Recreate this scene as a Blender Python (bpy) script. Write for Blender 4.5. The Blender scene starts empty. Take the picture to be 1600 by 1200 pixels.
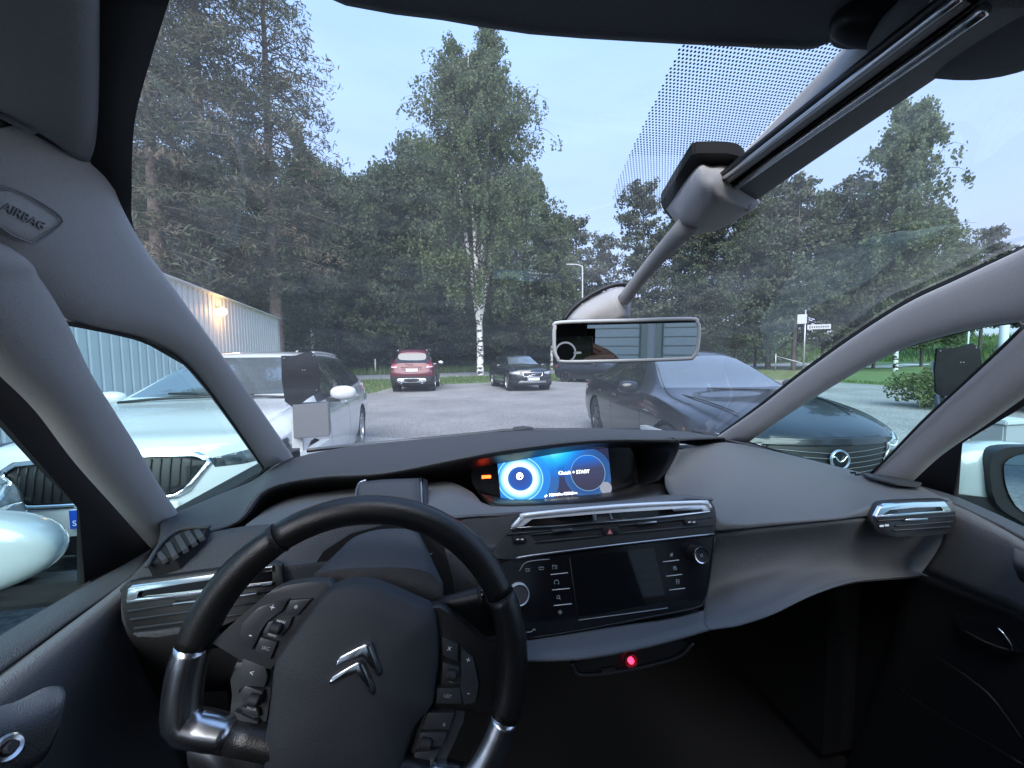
import bpy, bmesh, math, random
import numpy as np
from mathutils import Vector, Matrix
random.seed(7); np.random.seed(7)
R = math.radians
S = bpy.context.scene
COL = S.collection

# ------------------------------------------------------------------ camera, world, sun, exposure
YAW, PITCH, ROLL, FPX = R(9.53), R(3.71), R(0.66), 601.0
CAM = np.array([-0.246, 0.0, 1.35])
cd = bpy.data.cameras.new('camera'); cam = bpy.data.objects.new('camera', cd); COL.objects.link(cam)
cd.sensor_width = 36.0; cd.lens = 36.0*FPX/1600.0; cd.clip_start = 0.01; cd.clip_end = 2000
cam.matrix_world = (Matrix.Translation(CAM) @ Matrix.Rotation(-YAW, 4, 'Z') @ Matrix.Rotation(math.pi/2-PITCH, 4, 'X') @ Matrix.Rotation(-ROLL, 4, 'Z'))
S.camera = cam

SUN_EL, SUN_ROT = R(42), R(192)
W = bpy.data.worlds.new('World'); S.world = W; W.use_nodes = True
nt = W.node_tree; nt.nodes.clear()
wo = nt.nodes.new('ShaderNodeOutputWorld'); bg = nt.nodes.new('ShaderNodeBackground'); bg.inputs[1].default_value = 0.05
sky = nt.nodes.new('ShaderNodeTexSky'); sky.sky_type = 'NISHITA'; sky.sun_disc = False
sky.sun_elevation = SUN_EL; sky.sun_rotation = SUN_ROT; sky.air_density = 1.0; sky.dust_density = 1.5; sky.ozone_density = 1.5
tc = nt.nodes.new('ShaderNodeTexCoord'); mp = nt.nodes.new('ShaderNodeMapping'); mp.inputs['Scale'].default_value = (1.1, 1.1, 5.0)
ns = nt.nodes.new('ShaderNodeTexNoise'); ns.inputs['Scale'].default_value = 1.6; ns.inputs['Detail'].default_value = 5; ns.inputs['Roughness'].default_value = .52
rmp = nt.nodes.new('ShaderNodeMapRange'); rmp.inputs['From Min'].default_value = .36; rmp.inputs['From Max'].default_value = .68
rmp.inputs['To Min'].default_value = .74; rmp.inputs['To Max'].default_value = .97
mx = nt.nodes.new('ShaderNodeMix'); mx.data_type = 'RGBA'
sep = nt.nodes.new('ShaderNodeSeparateXYZ')
clr = nt.nodes.new('ShaderNodeValToRGB')     # cloud veil: lavender low, pale blue high
e = clr.color_ramp.elements; e[0].position = 0.0; e[0].color = (3.8, 3.9, 5.3, 1); e[1].position = .75; e[1].color = (2.55, 4.1, 7.3, 1)
m_ = e.new(.28); m_.color = (3.3, 4.3, 6.6, 1)
nt.links.new(tc.outputs['Generated'], mp.inputs[0]); nt.links.new(mp.outputs[0], ns.inputs[0]); nt.links.new(ns.outputs[0], rmp.inputs[0])
nt.links.new(tc.outputs['Generated'], sep.inputs[0]); nt.links.new(sep.outputs[2], clr.inputs[0])
nt.links.new(rmp.outputs[0], mx.inputs['Factor']); nt.links.new(sky.outputs[0], mx.inputs['A']); nt.links.new(clr.outputs[0], mx.inputs['B'])
nt.links.new(mx.outputs['Result'], bg.inputs[0]); nt.links.new(bg.outputs[0], wo.inputs[0])

sd = bpy.data.lights.new('sun', 'SUN'); sd.energy = 1.5; sd.angle = R(60); sd.color = (1, .97, .94)
sun = bpy.data.objects.new('sun', sd); COL.objects.link(sun)
# the Nishita sun at rotation a stands at (sin a, cos a); aim the lamp from the same place
sdir = Vector((math.sin(SUN_ROT)*math.cos(SUN_EL), math.cos(SUN_ROT)*math.cos(SUN_EL), math.sin(SUN_EL)))
sun.rotation_euler = sdir.to_track_quat('Z', 'Y').to_euler()
S.view_settings.view_transform = 'Standard'; S.view_settings.look = 'None'; S.view_settings.exposure = 2.3; S.view_settings.gamma = 1.0
S.view_settings.use_curve_mapping = False
S.render.engine = 'CYCLES'
S.cycles.use_denoising = True; S.cycles.max_bounces = 8; S.cycles.diffuse_bounces = 4; S.cycles.glossy_bounces = 4
S.cycles.transparent_max_bounces = 12; S.cycles.transmission_bounces = 4; S.cycles.sample_clamp_indirect = 4.0

# ------------------------------------------------------------------ geometry from sight lines (car frame: x right, y ahead, z up)
def ray(px, py):
    u = (px-800)/FPX; v = (600-py)/FPX
    cr, sr = math.cos(ROLL), math.sin(ROLL); x = u*cr+v*sr; up = -u*sr+v*cr
    cp, sp = math.cos(PITCH), math.sin(PITCH); y = cp+up*sp; z = up*cp-sp
    c, s = math.cos(YAW), math.sin(YAW)
    return np.array([x*c+y*s, -x*s+y*c, z])
def pl(px, py, n, d):
    r = ray(px, py); n = np.array(n, float); t = (d-n@CAM)/(n@r); return CAM+t*r
def aX(px, py, X): return pl(px, py, (1, 0, 0), X)
def aY(px, py, Y): return pl(px, py, (0, 1, 0), Y)
def aZ(px, py, Z): return pl(px, py, (0, 0, 1), Z)
TH = .33                                            # tumblehome of the cabin sides
def aL(px, py, w=.73): return pl(px, py, (1, 0, -TH), -w-TH*1.07)
def aR(px, py, w=.73): return pl(px, py, (1, 0, TH), w+TH*1.07)

# ------------------------------------------------------------------ materials
MATS = {}
def mat(name, col, rough=.5, metal=0., bump=0., bscale=200., var=0., vscale=8., coat=0., emit=None, estr=1., spec=.5, col2=None, sheen=0.):
    m = bpy.data.materials.new(name); m.use_nodes = True; n = m.node_tree; b = n.nodes['Principled BSDF']
    b.inputs['Base Color'].default_value = (*col, 1); b.inputs['Roughness'].default_value = rough; b.inputs['Metallic'].default_value = metal
    b.inputs['Coat Weight'].default_value = coat; b.inputs['Coat Roughness'].default_value = .03; b.inputs['Specular IOR Level'].default_value = spec
    if emit: b.inputs['Emission Color'].default_value = (*emit, 1); b.inputs['Emission Strength'].default_value = estr
    if var or bump: t = n.nodes.new('ShaderNodeTexCoord')
    if var:
        a = n.nodes.new('ShaderNodeTexNoise'); a.inputs['Scale'].default_value = vscale; a.inputs['Detail'].default_value = 6; a.inputs['Roughness'].default_value = .6
        n.links.new(t.outputs['Object'], a.inputs[0])
        r = n.nodes.new('ShaderNodeMapRange'); r.inputs['From Min'].default_value = .3; r.inputs['From Max'].default_value = .7
        n.links.new(a.outputs[0], r.inputs[0])
        x = n.nodes.new('ShaderNodeMix'); x.data_type = 'RGBA'
        c2 = col2 if col2 else tuple(c*(1-var) for c in col); c1 = col if col2 else tuple(min(1, c*(1+var)) for c in col)
        x.inputs['A'].default_value = (*c1, 1); x.inputs['B'].default_value = (*c2, 1)
        n.links.new(r.outputs[0], x.inputs['Factor']); n.links.new(x.outputs['Result'], b.inputs['Base Color'])
    if bump:
        a = n.nodes.new('ShaderNodeTexNoise'); a.inputs['Scale'].default_value = bscale; a.inputs['Detail'].default_value = 3
        n.links.new(t.outputs['Object'], a.inputs[0])
        p = n.nodes.new('ShaderNodeBump'); p.inputs['Strength'].default_value = bump; p.inputs['Distance'].default_value = .002
        n.links.new(a.outputs[0], p.inputs['Height']); n.links.new(p.outputs[0], b.inputs['Normal'])
    MATS[name] = m; return m
def glass(name, tint, ior=1.45, gloss=1.0, dust_glare=0.):
    m = bpy.data.materials.new(name); m.use_nodes = True; n = m.node_tree; n.nodes.clear()
    o = n.nodes.new('ShaderNodeOutputMaterial'); t = n.nodes.new('ShaderNodeBsdfTransparent'); t.inputs[0].default_value = (*tint, 1)
    g = n.nodes.new('ShaderNodeBsdfGlossy'); g.inputs['Roughness'].default_value = .01; g.inputs[0].default_value = (gloss, gloss, gloss, 1)
    f = n.nodes.new('ShaderNodeFresnel'); x = n.nodes.new('ShaderNodeMixShader')
    ge = n.nodes.new('ShaderNodeNewGeometry'); mr = n.nodes.new('ShaderNodeMapRange'); mr.inputs['To Min'].default_value = ior; mr.inputs['To Max'].default_value = 1/ior   # same pane from either side
    n.links.new(ge.outputs['Backfacing'], mr.inputs[0]); n.links.new(mr.outputs[0], f.inputs[0])
    n.links.new(f.outputs[0], x.inputs[0]); n.links.new(t.outputs[0], x.inputs[1]); n.links.new(g.outputs[0], x.inputs[2])
    if dust_glare:     # pale scattering film: dusty smears plus painted-in windscreen glare and haze
        d = n.nodes.new('ShaderNodeBsdfTranslucent'); d.inputs[0].default_value = (.8, .85, .88, 1); y = n.nodes.new('ShaderNodeMixShader'); y.inputs[0].default_value = dust_glare
        c = n.nodes.new('ShaderNodeTexCoord'); mp_ = n.nodes.new('ShaderNodeMapping'); mp_.inputs['Scale'].default_value = (3, 9, 9); mp_.inputs['Rotation'].default_value = (0, 0, .5); q = n.nodes.new('ShaderNodeTexNoise'); q.inputs['Scale'].default_value = 1.6; q.inputs['Detail'].default_value = 8; q.inputs['Roughness'].default_value = .7
        w = n.nodes.new('ShaderNodeMapRange'); w.inputs['From Min'].default_value = .35; w.inputs['From Max'].default_value = .72; w.inputs['To Min'].default_value = dust_glare*.65; w.inputs['To Max'].default_value = dust_glare*1.7
        n.links.new(c.outputs['Object'], mp_.inputs[0]); n.links.new(mp_.outputs[0], q.inputs[0]); n.links.new(q.outputs[0], w.inputs[0]); n.links.new(w.outputs[0], y.inputs[0])
        n.links.new(x.outputs[0], y.inputs[1]); n.links.new(d.outputs[0], y.inputs[2]); n.links.new(y.outputs[0], o.inputs[0])
    else: n.links.new(x.outputs[0], o.inputs[0])
    MATS[name] = m; return m
mat('trim_grey', (.47, .44, .42), .78, bump=.35, bscale=1100, var=.04, vscale=300)
mat('dash_light', (.150, .153, .158), .60, bump=1.2, bscale=800, var=.05, vscale=500)
mat('dash_dark', (.066, .068, .072), .56, bump=1.2, bscale=800, var=.08, vscale=400)
mat('lining', (.12, .125, .135), .9, bump=.4, bscale=800, var=.08, vscale=600)
mat('lining_pale', (.21, .21, .215), .9, bump=.4, bscale=800, var=.06, vscale=600)
mat('black_plastic', (.012, .012, .013), .45)
mat('black_matte', (.01, .01, .011), .8)
mat('carpet', (.008, .008, .009), .95)
mat('black_gloss', (.006, .007, .008), .06, coat=.6)
mat('piano', (.008, .008, .010), .12)
mat('rubber', (.015, .015, .016), .6)
mat('leather', (.011, .011, .011), .30, bump=.25, bscale=700)
mat('hub_grain', (.024, .028, .033), .5, bump=.45, bscale=1300)
mat('button_dark', (.032, .035, .039), .42)
mat('chrome', (.88, .90, .92), .16, 1.0)
mat('chrome_soft', (.82, .85, .88), .32, .4)
mat('satin', (.62, .64, .66), .28, 1.0)
mat('silver_trim', (.60, .62, .65), .24, 1.0)
mat('mirror_glass', (.86, .90, .89), .0, 1.0)
mat('frame_pale', (.62, .62, .61), .45)
mat('badge_text', (.27, .26, .26), .6)
mat('white_mark', (.75, .78, .80), .5)
mat('dim_mark', (.35, .38, .40), .5)
mat('red_mark', (.55, .10, .09), .4)
mat('led_red', (.5, .0, .02), .4, emit=(1, .02, .06), estr=1.5)
mat('warn_red', (.5, .03, .0), .4, emit=(1, .06, .01), estr=2.2)
mat('screen_text', (.8, .9, .9), .4, emit=(.85, .97, 1), estr=1.1)
mat('screen_black', (.006, .006, .007), .18)
mat('white_paint', (.46, .50, .51), .22, coat=.8, var=.01)
glass('windscreen_glass', (.86, .885, .905), 1.42, .75, .032)
glass('door_glass', (.62, .86, .86), 1.4)
mat('skin', (.62, .36, .27), .55)

# ------------------------------------------------------------------ mesh helpers
def mesh_obj(name, verts, faces, m, parent=None, smooth=False):
    me = bpy.data.meshes.new(name); me.from_pydata([tuple(map(float, v)) for v in verts], [], faces)
    me.materials.append(MATS[m] if isinstance(m, str) else m)
    if smooth: me.polygons.foreach_set('use_smooth', [True]*len(me.polygons))
    me.update(); o = bpy.data.objects.new(name, me); COL.objects.link(o)
    if parent: o.parent = parent
    return o
def finish(bm, name, m, parent=None, smooth=False, angle=None):
    me = bpy.data.meshes.new(name); bmesh.ops.recalc_face_normals(bm, faces=bm.faces[:]); bm.to_mesh(me); bm.free()
    me.materials.append(MATS[m] if isinstance(m, str) else m)
    if smooth: me.polygons.foreach_set('use_smooth', [True]*len(me.polygons))
    if angle: me.set_sharp_from_angle(angle=R(angle))
    o = bpy.data.objects.new(name, me); COL.objects.link(o)
    if parent: o.parent = parent
    return o
def empty(name, loc=(0, 0, 0), rz=0.):
    o = bpy.data.objects.new(name, None); COL.objects.link(o); o.location = loc; o.rotation_euler = (0, 0, rz); o.empty_display_size = .2; return o
def tag(o, label=None, cat=None, group=None, kind=None):
    if label: o['label'] = label
    if cat: o['category'] = cat
    if group: o['group'] = group
    if kind: o['kind'] = kind
    return o
def cr_line(P, sub, closed=False):
    P = [np.array(p, float) for p in P]; n = len(P); out = []
    seg = n if closed else n-1
    for i in range(seg):
        p1, p2 = P[i], P[(i+1) % n]
        p0 = P[(i-1) % n] if closed or i > 0 else 2*p1-p2
        p3 = P[(i+2) % n] if closed or i < n-2 else 2*p2-p1
        for k in range(sub):
            t = k/sub
            out.append(.5*((2*p1)+(-p0+p2)*t+(2*p0-5*p1+4*p2-p3)*t*t+(-p0+3*p1-3*p2+p3)*t**3))
    if not closed: out.append(P[-1])
    return out
def grid(name, rows, m, parent=None, su=4, sv=4, thick=.006, smooth=True, flip=False):
    """smooth sheet through rows of 3-D points, given real thickness"""
    fine = [cr_line(r, su) if su > 1 else [np.array(p) for p in r] for r in rows]
    cols = list(zip(*fine)); cols = [cr_line(c, sv) if sv > 1 else list(c) for c in cols]
    nu, nv = len(cols), len(cols[0])
    V = [cols[i][j] for i in range(nu) for j in range(nv)]
    F = [(i*nv+j, (i+1)*nv+j, (i+1)*nv+j+1, i*nv+j+1) for i in range(nu-1) for j in range(nv-1)]
    # face the camera side
    me_n = np.zeros(3); tocam = np.zeros(3)
    for f in F[::max(1, len(F)//40)]:
        a, b, c, d = [V[k] for k in f]; nn = np.cross(c-a, d-b); me_n += nn/(np.linalg.norm(nn)+1e-9); tocam += CAM-a
    s = sum(np.dot(np.cross(V[f[2]]-V[f[0]], V[f[3]]-V[f[1]]), CAM-V[f[0]]) > 0 for f in F)
    if (s < len(F)/2) != flip: F = [f[::-1] for f in F]
    o = mesh_obj(name, V, F, m, parent, smooth)
    if thick:
        md = o.modifiers.new('thickness', 'SOLIDIFY'); md.thickness = thick; md.offset = -1
    return o
def tube(name, P, r, m, parent=None, seg=8, sub=4, closed=False, flat=1.0):
    pts = cr_line(P, sub, closed) if sub > 1 else [np.array(p, float) for p in P]
    rr = r if isinstance(r, (list, tuple)) else [r]*len(P)
    rl = [float(x[0]) for x in cr_line([(v, 0, 0) for v in rr], sub, closed)] if sub > 1 else rr
    n = len(pts); V = []; F = []; prev = None
    for i, p in enumerate(pts):
        t = pts[(i+1) % n]-pts[i-1] if closed else pts[min(i+1, n-1)]-pts[max(i-1, 0)]
        t = t/(np.linalg.norm(t)+1e-12)
        if prev is None:
            a = np.array([0, 0, 1.]) if abs(t[2]) < .9 else np.array([1., 0, 0])
        else: a = prev
        a = a-t*(a@t); a /= np.linalg.norm(a); prev = a; b = np.cross(t, a)
        for k in range(seg):
            w = 2*math.pi*k/seg; V.append(p+rl[i]*(a*math.cos(w)*flat+b*math.sin(w)))
    for i in range(n if closed else n-1):
        for k in range(seg):
            j = (i+1) % n; F.append((i*seg+k, i*seg+(k+1) % seg, j*seg+(k+1) % seg, j*seg+k))
    if not closed: F.append(tuple(range(seg))[::-1]); F.append(tuple((n-1)*seg+k for k in range(seg)))
    return mesh_obj(name, V, F, m, parent, True)
def slab(name, poly, back, m, parent=None, bevel=0., smooth=False, segs=2):
    """closed prism: polygon of 3-D points pushed along 'back'"""
    bm = bmesh.new(); back = np.array(back, float)
    a = [bm.verts.new(tuple(map(float, p))) for p in poly]; b = [bm.verts.new(tuple(map(float, np.array(p)+back))) for p in poly]
    n = len(a); front = bm.faces.new(a); bm.faces.new(b[::-1])
    for i in range(n): bm.faces.new((a[i], b[i], b[(i+1) % n], a[(i+1) % n]))
    if bevel:
        try: bmesh.ops.bevel(bm, geom=list(front.edges), offset=bevel, segments=segs, affect='EDGES', profile=.5, clamp_overlap=True)
        except Exception: pass
    return finish(bm, name, m, parent, smooth or bool(bevel), 40)
def box(name, c, s, m, parent=None, bevel=0., rot=None):
    bm = bmesh.new(); bmesh.ops.create_cube(bm, size=1); bmesh.ops.scale(bm, vec=s, verts=bm.verts)
    if bevel: bmesh.ops.bevel(bm, geom=bm.edges[:], offset=bevel, segments=2, affect='EDGES', clamp_overlap=True)
    if rot is not None: bmesh.ops.transform(bm, matrix=rot, verts=bm.verts)
    bmesh.ops.translate(bm, vec=c, verts=bm.verts)
    return finish(bm, name, m, parent, bool(bevel), 40)
def lathe(name, prof, m, parent=None, origin=(0, 0, 0), axis=(0, 0, 1), seg=32, smooth=True):
    ax = Vector(axis).normalized(); q = ax.to_track_quat('Z', 'Y').to_matrix(); V = []; F = []
    for (r, z) in prof:
        for k in range(seg):
            w = 2*math.pi*k/seg; V.append(np.array(q @ Vector((r*math.cos(w), r*math.sin(w), z)))+np.array(origin))
    for i in range(len(prof)-1):
        for k in range(seg): F.append((i*seg+k, i*seg+(k+1) % seg, (i+1)*seg+(k+1) % seg, (i+1)*seg+k))
    o = mesh_obj(name, V, F, m, parent, smooth)
    if smooth: o.data.set_sharp_from_angle(angle=R(35))
    return o
def text(name, body, size, m, parent, M, extrude=.0004, align='CENTER'):
    c = bpy.data.curves.new(name, 'FONT'); c.body = body; c.size = size; c.extrude = extrude; c.align_x = align; c.align_y = 'CENTER'; c.resolution_u = 3
    t = bpy.data.objects.new(name, c); COL.objects.link(t); dg = bpy.context.evaluated_depsgraph_get()
    me = bpy.data.meshes.new_from_object(t.evaluated_get(dg)); me.name = name; bpy.data.objects.remove(t); bpy.data.curves.remove(c)
    me.materials.clear(); me.materials.append(MATS[m]); o = bpy.data.objects.new(name, me); COL.objects.link(o); o.parent = parent; o.matrix_local = M; return o
def face_matrix(p, right, up):
    x = Vector(right).normalized(); z = x.cross(Vector(up)).normalized(); y = z.cross(x)
    M = Matrix((x, y, z)).transposed().to_4x4(); M.translation = Vector(p); return M
def pillar(name, pairs, fn, inward, bulge, m, parent=None, back=.004, sub=5, seg=10, tail=()):
    """trim whose two edges are sighted on the cabin side; half-round section swelling into the cabin"""
    A = cr_line([fn(*p[0]) for p in pairs]+[t[0] for t in tail], sub); B = cr_line([fn(*p[1]) for p in pairs]+[t[1] for t in tail], sub); V = []; F = []; n = seg+3
    inward = np.array(inward, float)
    for a, b in zip(A, B):
        mid = (a+b)/2; h = (a-b)/2
        for k in range(seg+1):
            w = math.pi*k/seg; c = math.cos(w); s = math.sin(w)
            c = math.copysign(abs(c)**.8, c); V.append(mid+h*c+inward*bulge*(s**.7))
        V.append(mid-h*.95-inward*back); V.append(mid+h*.95-inward*back)
    for i in range(len(A)-1):
        for k in range(n):
            F.append((i*n+k, i*n+(k+1) % n, (i+1)*n+(k+1) % n, (i+1)*n+k))
    F.append(tuple(range(n))[::-1]); F.append(tuple((len(A)-1)*n+k for k in range(n)))
    bm = bmesh.new(); vs = [bm.verts.new(tuple(v)) for v in V]
    for f in F: bm.faces.new([vs[k] for k in f])
    return finish(bm, name, m, parent, True, 60)
# ================================================================== THE CAR WE SIT IN
own = tag(empty('car', (0, 0, 0)), 'white car whose grey cabin surrounds the view, with double chevron on the steering wheel', 'car')
def Pt(p):
    x, y, k, v = p
    return {'Y': aY, 'Z': aZ, 'X': aX, 'L': aL, 'R': aR}[k](x, y, v)
def row(*pts): return [Pt(p) if len(p) == 4 else aY(*p) for p in pts]

# ---- pillars and side trim
IN_L, IN_R = (1, .0, .15), (-1, .0, .15)
pillar('front_pillar_trim', [((453, 714), (410, 732)), ((398, 640), (350, 645)), ((326, 545), (288, 568)), ((255, 447), (222, 530)), ((205, 375), (110, 502)),
       ((166, 300), (0, 415)), ((152, 235), (-95, 330)), ((140, 165), (-160, 225))], aL, IN_L, .022, 'trim_grey', own)
pillar('quarter_pillar_trim', [((284, 828), (240, 858)), ((240, 768), (180, 790)), ((200, 704), (120, 722)), ((160, 645), (60, 642)), ((120, 583), (0, 582)), ((84, 508), (-60, 520)),
       ((40, 440), (-120, 460)), ((-10, 390), (-180, 400))], lambda x, y: aL(x, y, .735), IN_L, .024, 'trim_grey', own, tail=[((-.632, .30, 1.50), (-.640, .12, 1.46)), ((-.610, .16, 1.56), (-.620, -.12, 1.54))])
pillar('front_pillar_trim', [((1123, 683), (1168, 692)), ((1186, 640), (1225, 652)), ((1255, 587), (1320, 592)), ((1336, 529), (1400, 550)), ((1420, 476), (1470, 527)), ((1500, 438), (1540, 511)),
       ((1600, 391), (1610, 500)), ((1700, 345), (1720, 480))], aR, IN_R, .022, 'trim_grey', own, tail=[((.600, .24, 1.54), (.625, .22, 1.47)), ((.585, .10, 1.57), (.61, .02, 1.53))])
pillar('quarter_pillar_trim', [((1350, 750), (1418, 760)), ((1385, 722), (1470, 712)), ((1442, 662), (1540, 664)), ((1502, 607), (1605, 618)), ((1562, 551), (1680, 565)), ((1612, 500), (1740, 510)), ((1680, 440), (1800, 450))],
       lambda x, y: aR(x, y, .735), IN_R, .024, 'trim_grey', own, tail=[((.632, .30, 1.50), (.640, .12, 1.46)), ((.610, .16, 1.56), (.620, -.12, 1.54))])
# airbag badge on the trim
Mb = np.array(aL(45, 338)) + np.array((.022, 0, .003))
bp = [pl(x, y, (1, 0, -TH), Mb[0]-TH*Mb[2]) for x, y in [(-10, 296), (20, 296), (70, 322), (92, 340), (90, 352), (55, 378), (38, 377), (-10, 350)]]
badge = slab('airbag_badge', bp, (-.02, 0, 0), 'trim_grey', own, .004)
tube('badge_groove', [p+np.array((.0015, 0, 0)) for p in bp], .0009, 'badge_text', badge, 6, 2, True)
rt = pl(64, 352, (1, 0, -TH), Mb[0]-TH*Mb[2])-pl(12, 325, (1, 0, -TH), Mb[0]-TH*Mb[2])
pc = pl(38, 339, (1, 0, -TH), Mb[0]-TH*Mb[2]+.0008)
text('badge_lettering', 'AIRBAG', .0095, 'badge_text', badge, face_matrix(pc, rt, pl(45, 325, (1, 0, -TH), Mb[0]-TH*Mb[2])-pl(30, 360, (1, 0, -TH), Mb[0]-TH*Mb[2])), .0006)

# ---- windscreen: glass, black frit border, dot band
WLED = [aL(455, 712), aL(400, 635), aL(330, 540), aL(262, 440), aL(212, 365), aL(206, 290, .70), aZ(210, 195, 1.545), aZ(232, 105, 1.55), aZ(268, -5, 1.552), aZ(330, -60, 1.552)]
def wcent(t):      # centre line of the glass, dash to roof
    P = [(0, 1.43, 1.055), (0, 1.20, 1.17), (0, .95, 1.288), (0, .72, 1.395), (0, .52, 1.475), (0, .36, 1.535), (0, .20, 1.575)]
    L = cr_line(P, 8); i = t*(len(L)-1); a = int(min(i, len(L)-2)); return L[a]+(L[a+1]-L[a])*(i-a)
WL = cr_line(WLED, 5); NW = len(WL)
WR_ = cr_line([aR(1124, 678), aR(1184, 634), aR(1253, 580), aR(1333, 522), aR(1417, 469), aR(1498, 431), aR(1602, 383), np.array((.655, .33, 1.53)), np.array((.63, .22, 1.57)), np.array((.60, .14, 1.59))], 12)
WR_ = [WR_[int(round(i*(len(WR_)-1)/(NW-1)))] for i in range(NW)]
ws_rows = []
for i, e in enumerate(WL):
    t = i/(NW-1); c = wcent(t); r_ = []
    e = e + np.array([-.035, .0, .012]); e2 = WR_[i] + np.array([.012, .0, .006])
    for k in range(25):
        s = -1+2*k/24; a = abs(s)**2.2
        h = e2 if s > 0 else e; p = c*(1-a) + h*a; p[0] = s*abs(h[0]); r_.append(p)
    ws_rows.append(r_)
grid('windscreen', ws_rows, 'windscreen_glass', own, 1, 1, 0)
def ws_point(px, py):      # where a sight line meets the glass
    d = ray(px, py); best = None
    for i in range(NW-1):
        for k in range(24):
            a, b, c_, d_ = ws_rows[i][k], ws_rows[i+1][k], ws_rows[i+1][k+1], ws_rows[i][k+1]
            for tri in ((a, b, c_), (a, c_, d_)):
                e1, e2 = tri[1]-tri[0], tri[2]-tri[0]; h = np.cross(d, e2); q = e1@h
                if abs(q) < 1e-12: continue
                s = CAM-tri[0]; u = (s@h)/q
                if u < -1e-6 or u > 1+1e-6: continue
                w = np.cross(s, e1); v = (d@w)/q
                if v < -1e-6 or u+v > 1+1e-6: continue
                t = (e2@w)/q
                if t > 0 and (best is None or t < best[0]): best = (t, np.cross(e1, e2))
    if best is None: return None, None
    n = best[1]/np.linalg.norm(best[1])
    if n@d > 0: n = -n
    return CAM+best[0]*d, n
fr = [[aL(453, 714)+np.array((-.012, 0, 0)), aL(398, 640)+np.array((-.012, 0, 0)), aL(320, 545), aL(245, 447), aL(190, 375), aL(150, 300), aZ(140, 200, 1.54), aZ(140, 105, 1.548), aZ(145, -20, 1.55)],
      [aL(456, 712), aL(400, 635), aL(330, 540), aL(262, 440), aL(212, 365), aL(206, 290, .70), aZ(210, 195, 1.545), aZ(232, 105, 1.55), aZ(268, -10, 1.552)]]
grid('windscreen_border', fr, 'black_matte', own, 5, 1, .003)
fr = [[aR(1123, 684), aR(1186, 642), aR(1255, 590), aR(1336, 534), aR(1420, 482), aR(1500, 444), aR(1600, 398), aR(1720, 340)],
      [aR(1124, 677), aR(1184, 633), aR(1252, 579), aR(1332, 521), aR(1415, 468), aR(1495, 430), aR(1597, 384), aR(1710, 320)]]
grid('windscreen_border', fr, 'black_matte', own, 5, 1, .003)

for P_ in ([aL(455, 714, .728), aL(400, 637, .728), aL(329, 542, .728), aL(259, 444, .728), aL(209, 371, .728)], [aR(1123, 681, .728), aR(1184, 637, .728), aR(1253, 583, .728), aR(1333, 525, .728), aR(1417, 472, .728), aR(1498, 434, .728), aR(1602, 386, .728)],
           [aL(92, 503, .728), aL(140, 512, .728), aL(190, 523, .728), aL(231, 536, .728), aL(290, 569, .728), aL(349, 641, .728), aL(412, 732, .728)], [aL(412, 731, .73), aL(396, 748, .73), aL(330, 780, .73), aL(264, 809, .725)],
           [aR(1170, 691, .72), aR(1290, 727, .73), aR(1352, 747, .73)], [aR(1352, 747, .715), aR(1384, 718, .71), aR(1441, 659, .705), aR(1500, 604, .705), aR(1560, 548, .70), aR(1600, 509, .70)]):
    tube('window_seal', P_, .0024, 'rubber', own, 6, 4)
# ---- quarter windows, door windows and their rubber seals
def pane(name, pix, fn, m, t=.004, seal=.003):
    P = [fn(*p) for p in pix]; n = np.cross(P[1]-P[0], P[2]-P[0]); n /= np.linalg.norm(n)
    if n@(CAM-P[0]) > 0: n = -n
    o = mesh_obj(name, P, [tuple(range(len(P)))], m, own)
    if seal: tube('window_seal', P, seal, 'rubber', o, 6, 1, True)
    return o
pane('quarter_window', [(80, 498), (190, 521), (230, 534), (292, 570), (350, 640), (420, 730), (400, 746), (330, 780), (262, 808), (200, 700), (120, 580), (88, 530)], lambda x, y: aL(x, y, .745), 'door_glass')
pane('quarter_window', [(1168, 690), (1230, 642), (1320, 588), (1400, 546), (1470, 526), (1540, 509), (1592, 503), (1600, 512), (1562, 552), (1502, 608), (1440, 665), (1360, 744), (1290, 729)], lambda x, y: aR(x, y, .745), 'door_glass')
# door frames: dark bands behind the quarter pillars
dl = lambda x, y: aL(x, y, .765)
dr = lambda x, y: aR(x, y, .765)
slab('door_frame', [dl(*p) for p in [(262, 870), (180, 770), (120, 700), (50, 620), (-20, 545), (-150, 430), (-220, 500), (-60, 590), (0, 655), (60, 722), (128, 792), (128, 915), (240, 862)]], (-.006, 0, 0), 'black_matte', own, .004)
slab('door_frame', [dr(*p) for p in [(1405, 760), (1470, 700), (1540, 650), (1605, 606), (1700, 530), (1790, 560), (1700, 590), (1600, 634), (1500, 690), (1494, 776), (1440, 765)]], (.006, 0, 0), 'black_matte', own, .004)
pane('door_window', [(128, 915), (128, 794), (60, 724), (0, 658), (-200, 500), (-700, 300), (-1500, 1500), (-300, 1190), (0, 995)], lambda x, y: aX(x, y, -.765), 'door_glass', seal=0)
pane('door_window', [(1498, 776), (1500, 690), (1600, 634), (1750, 560), (2300, 400), (2400, 1050), (1800, 915), (1600, 830)], lambda x, y: aX(x, y, .765), 'door_glass', seal=0)

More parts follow.
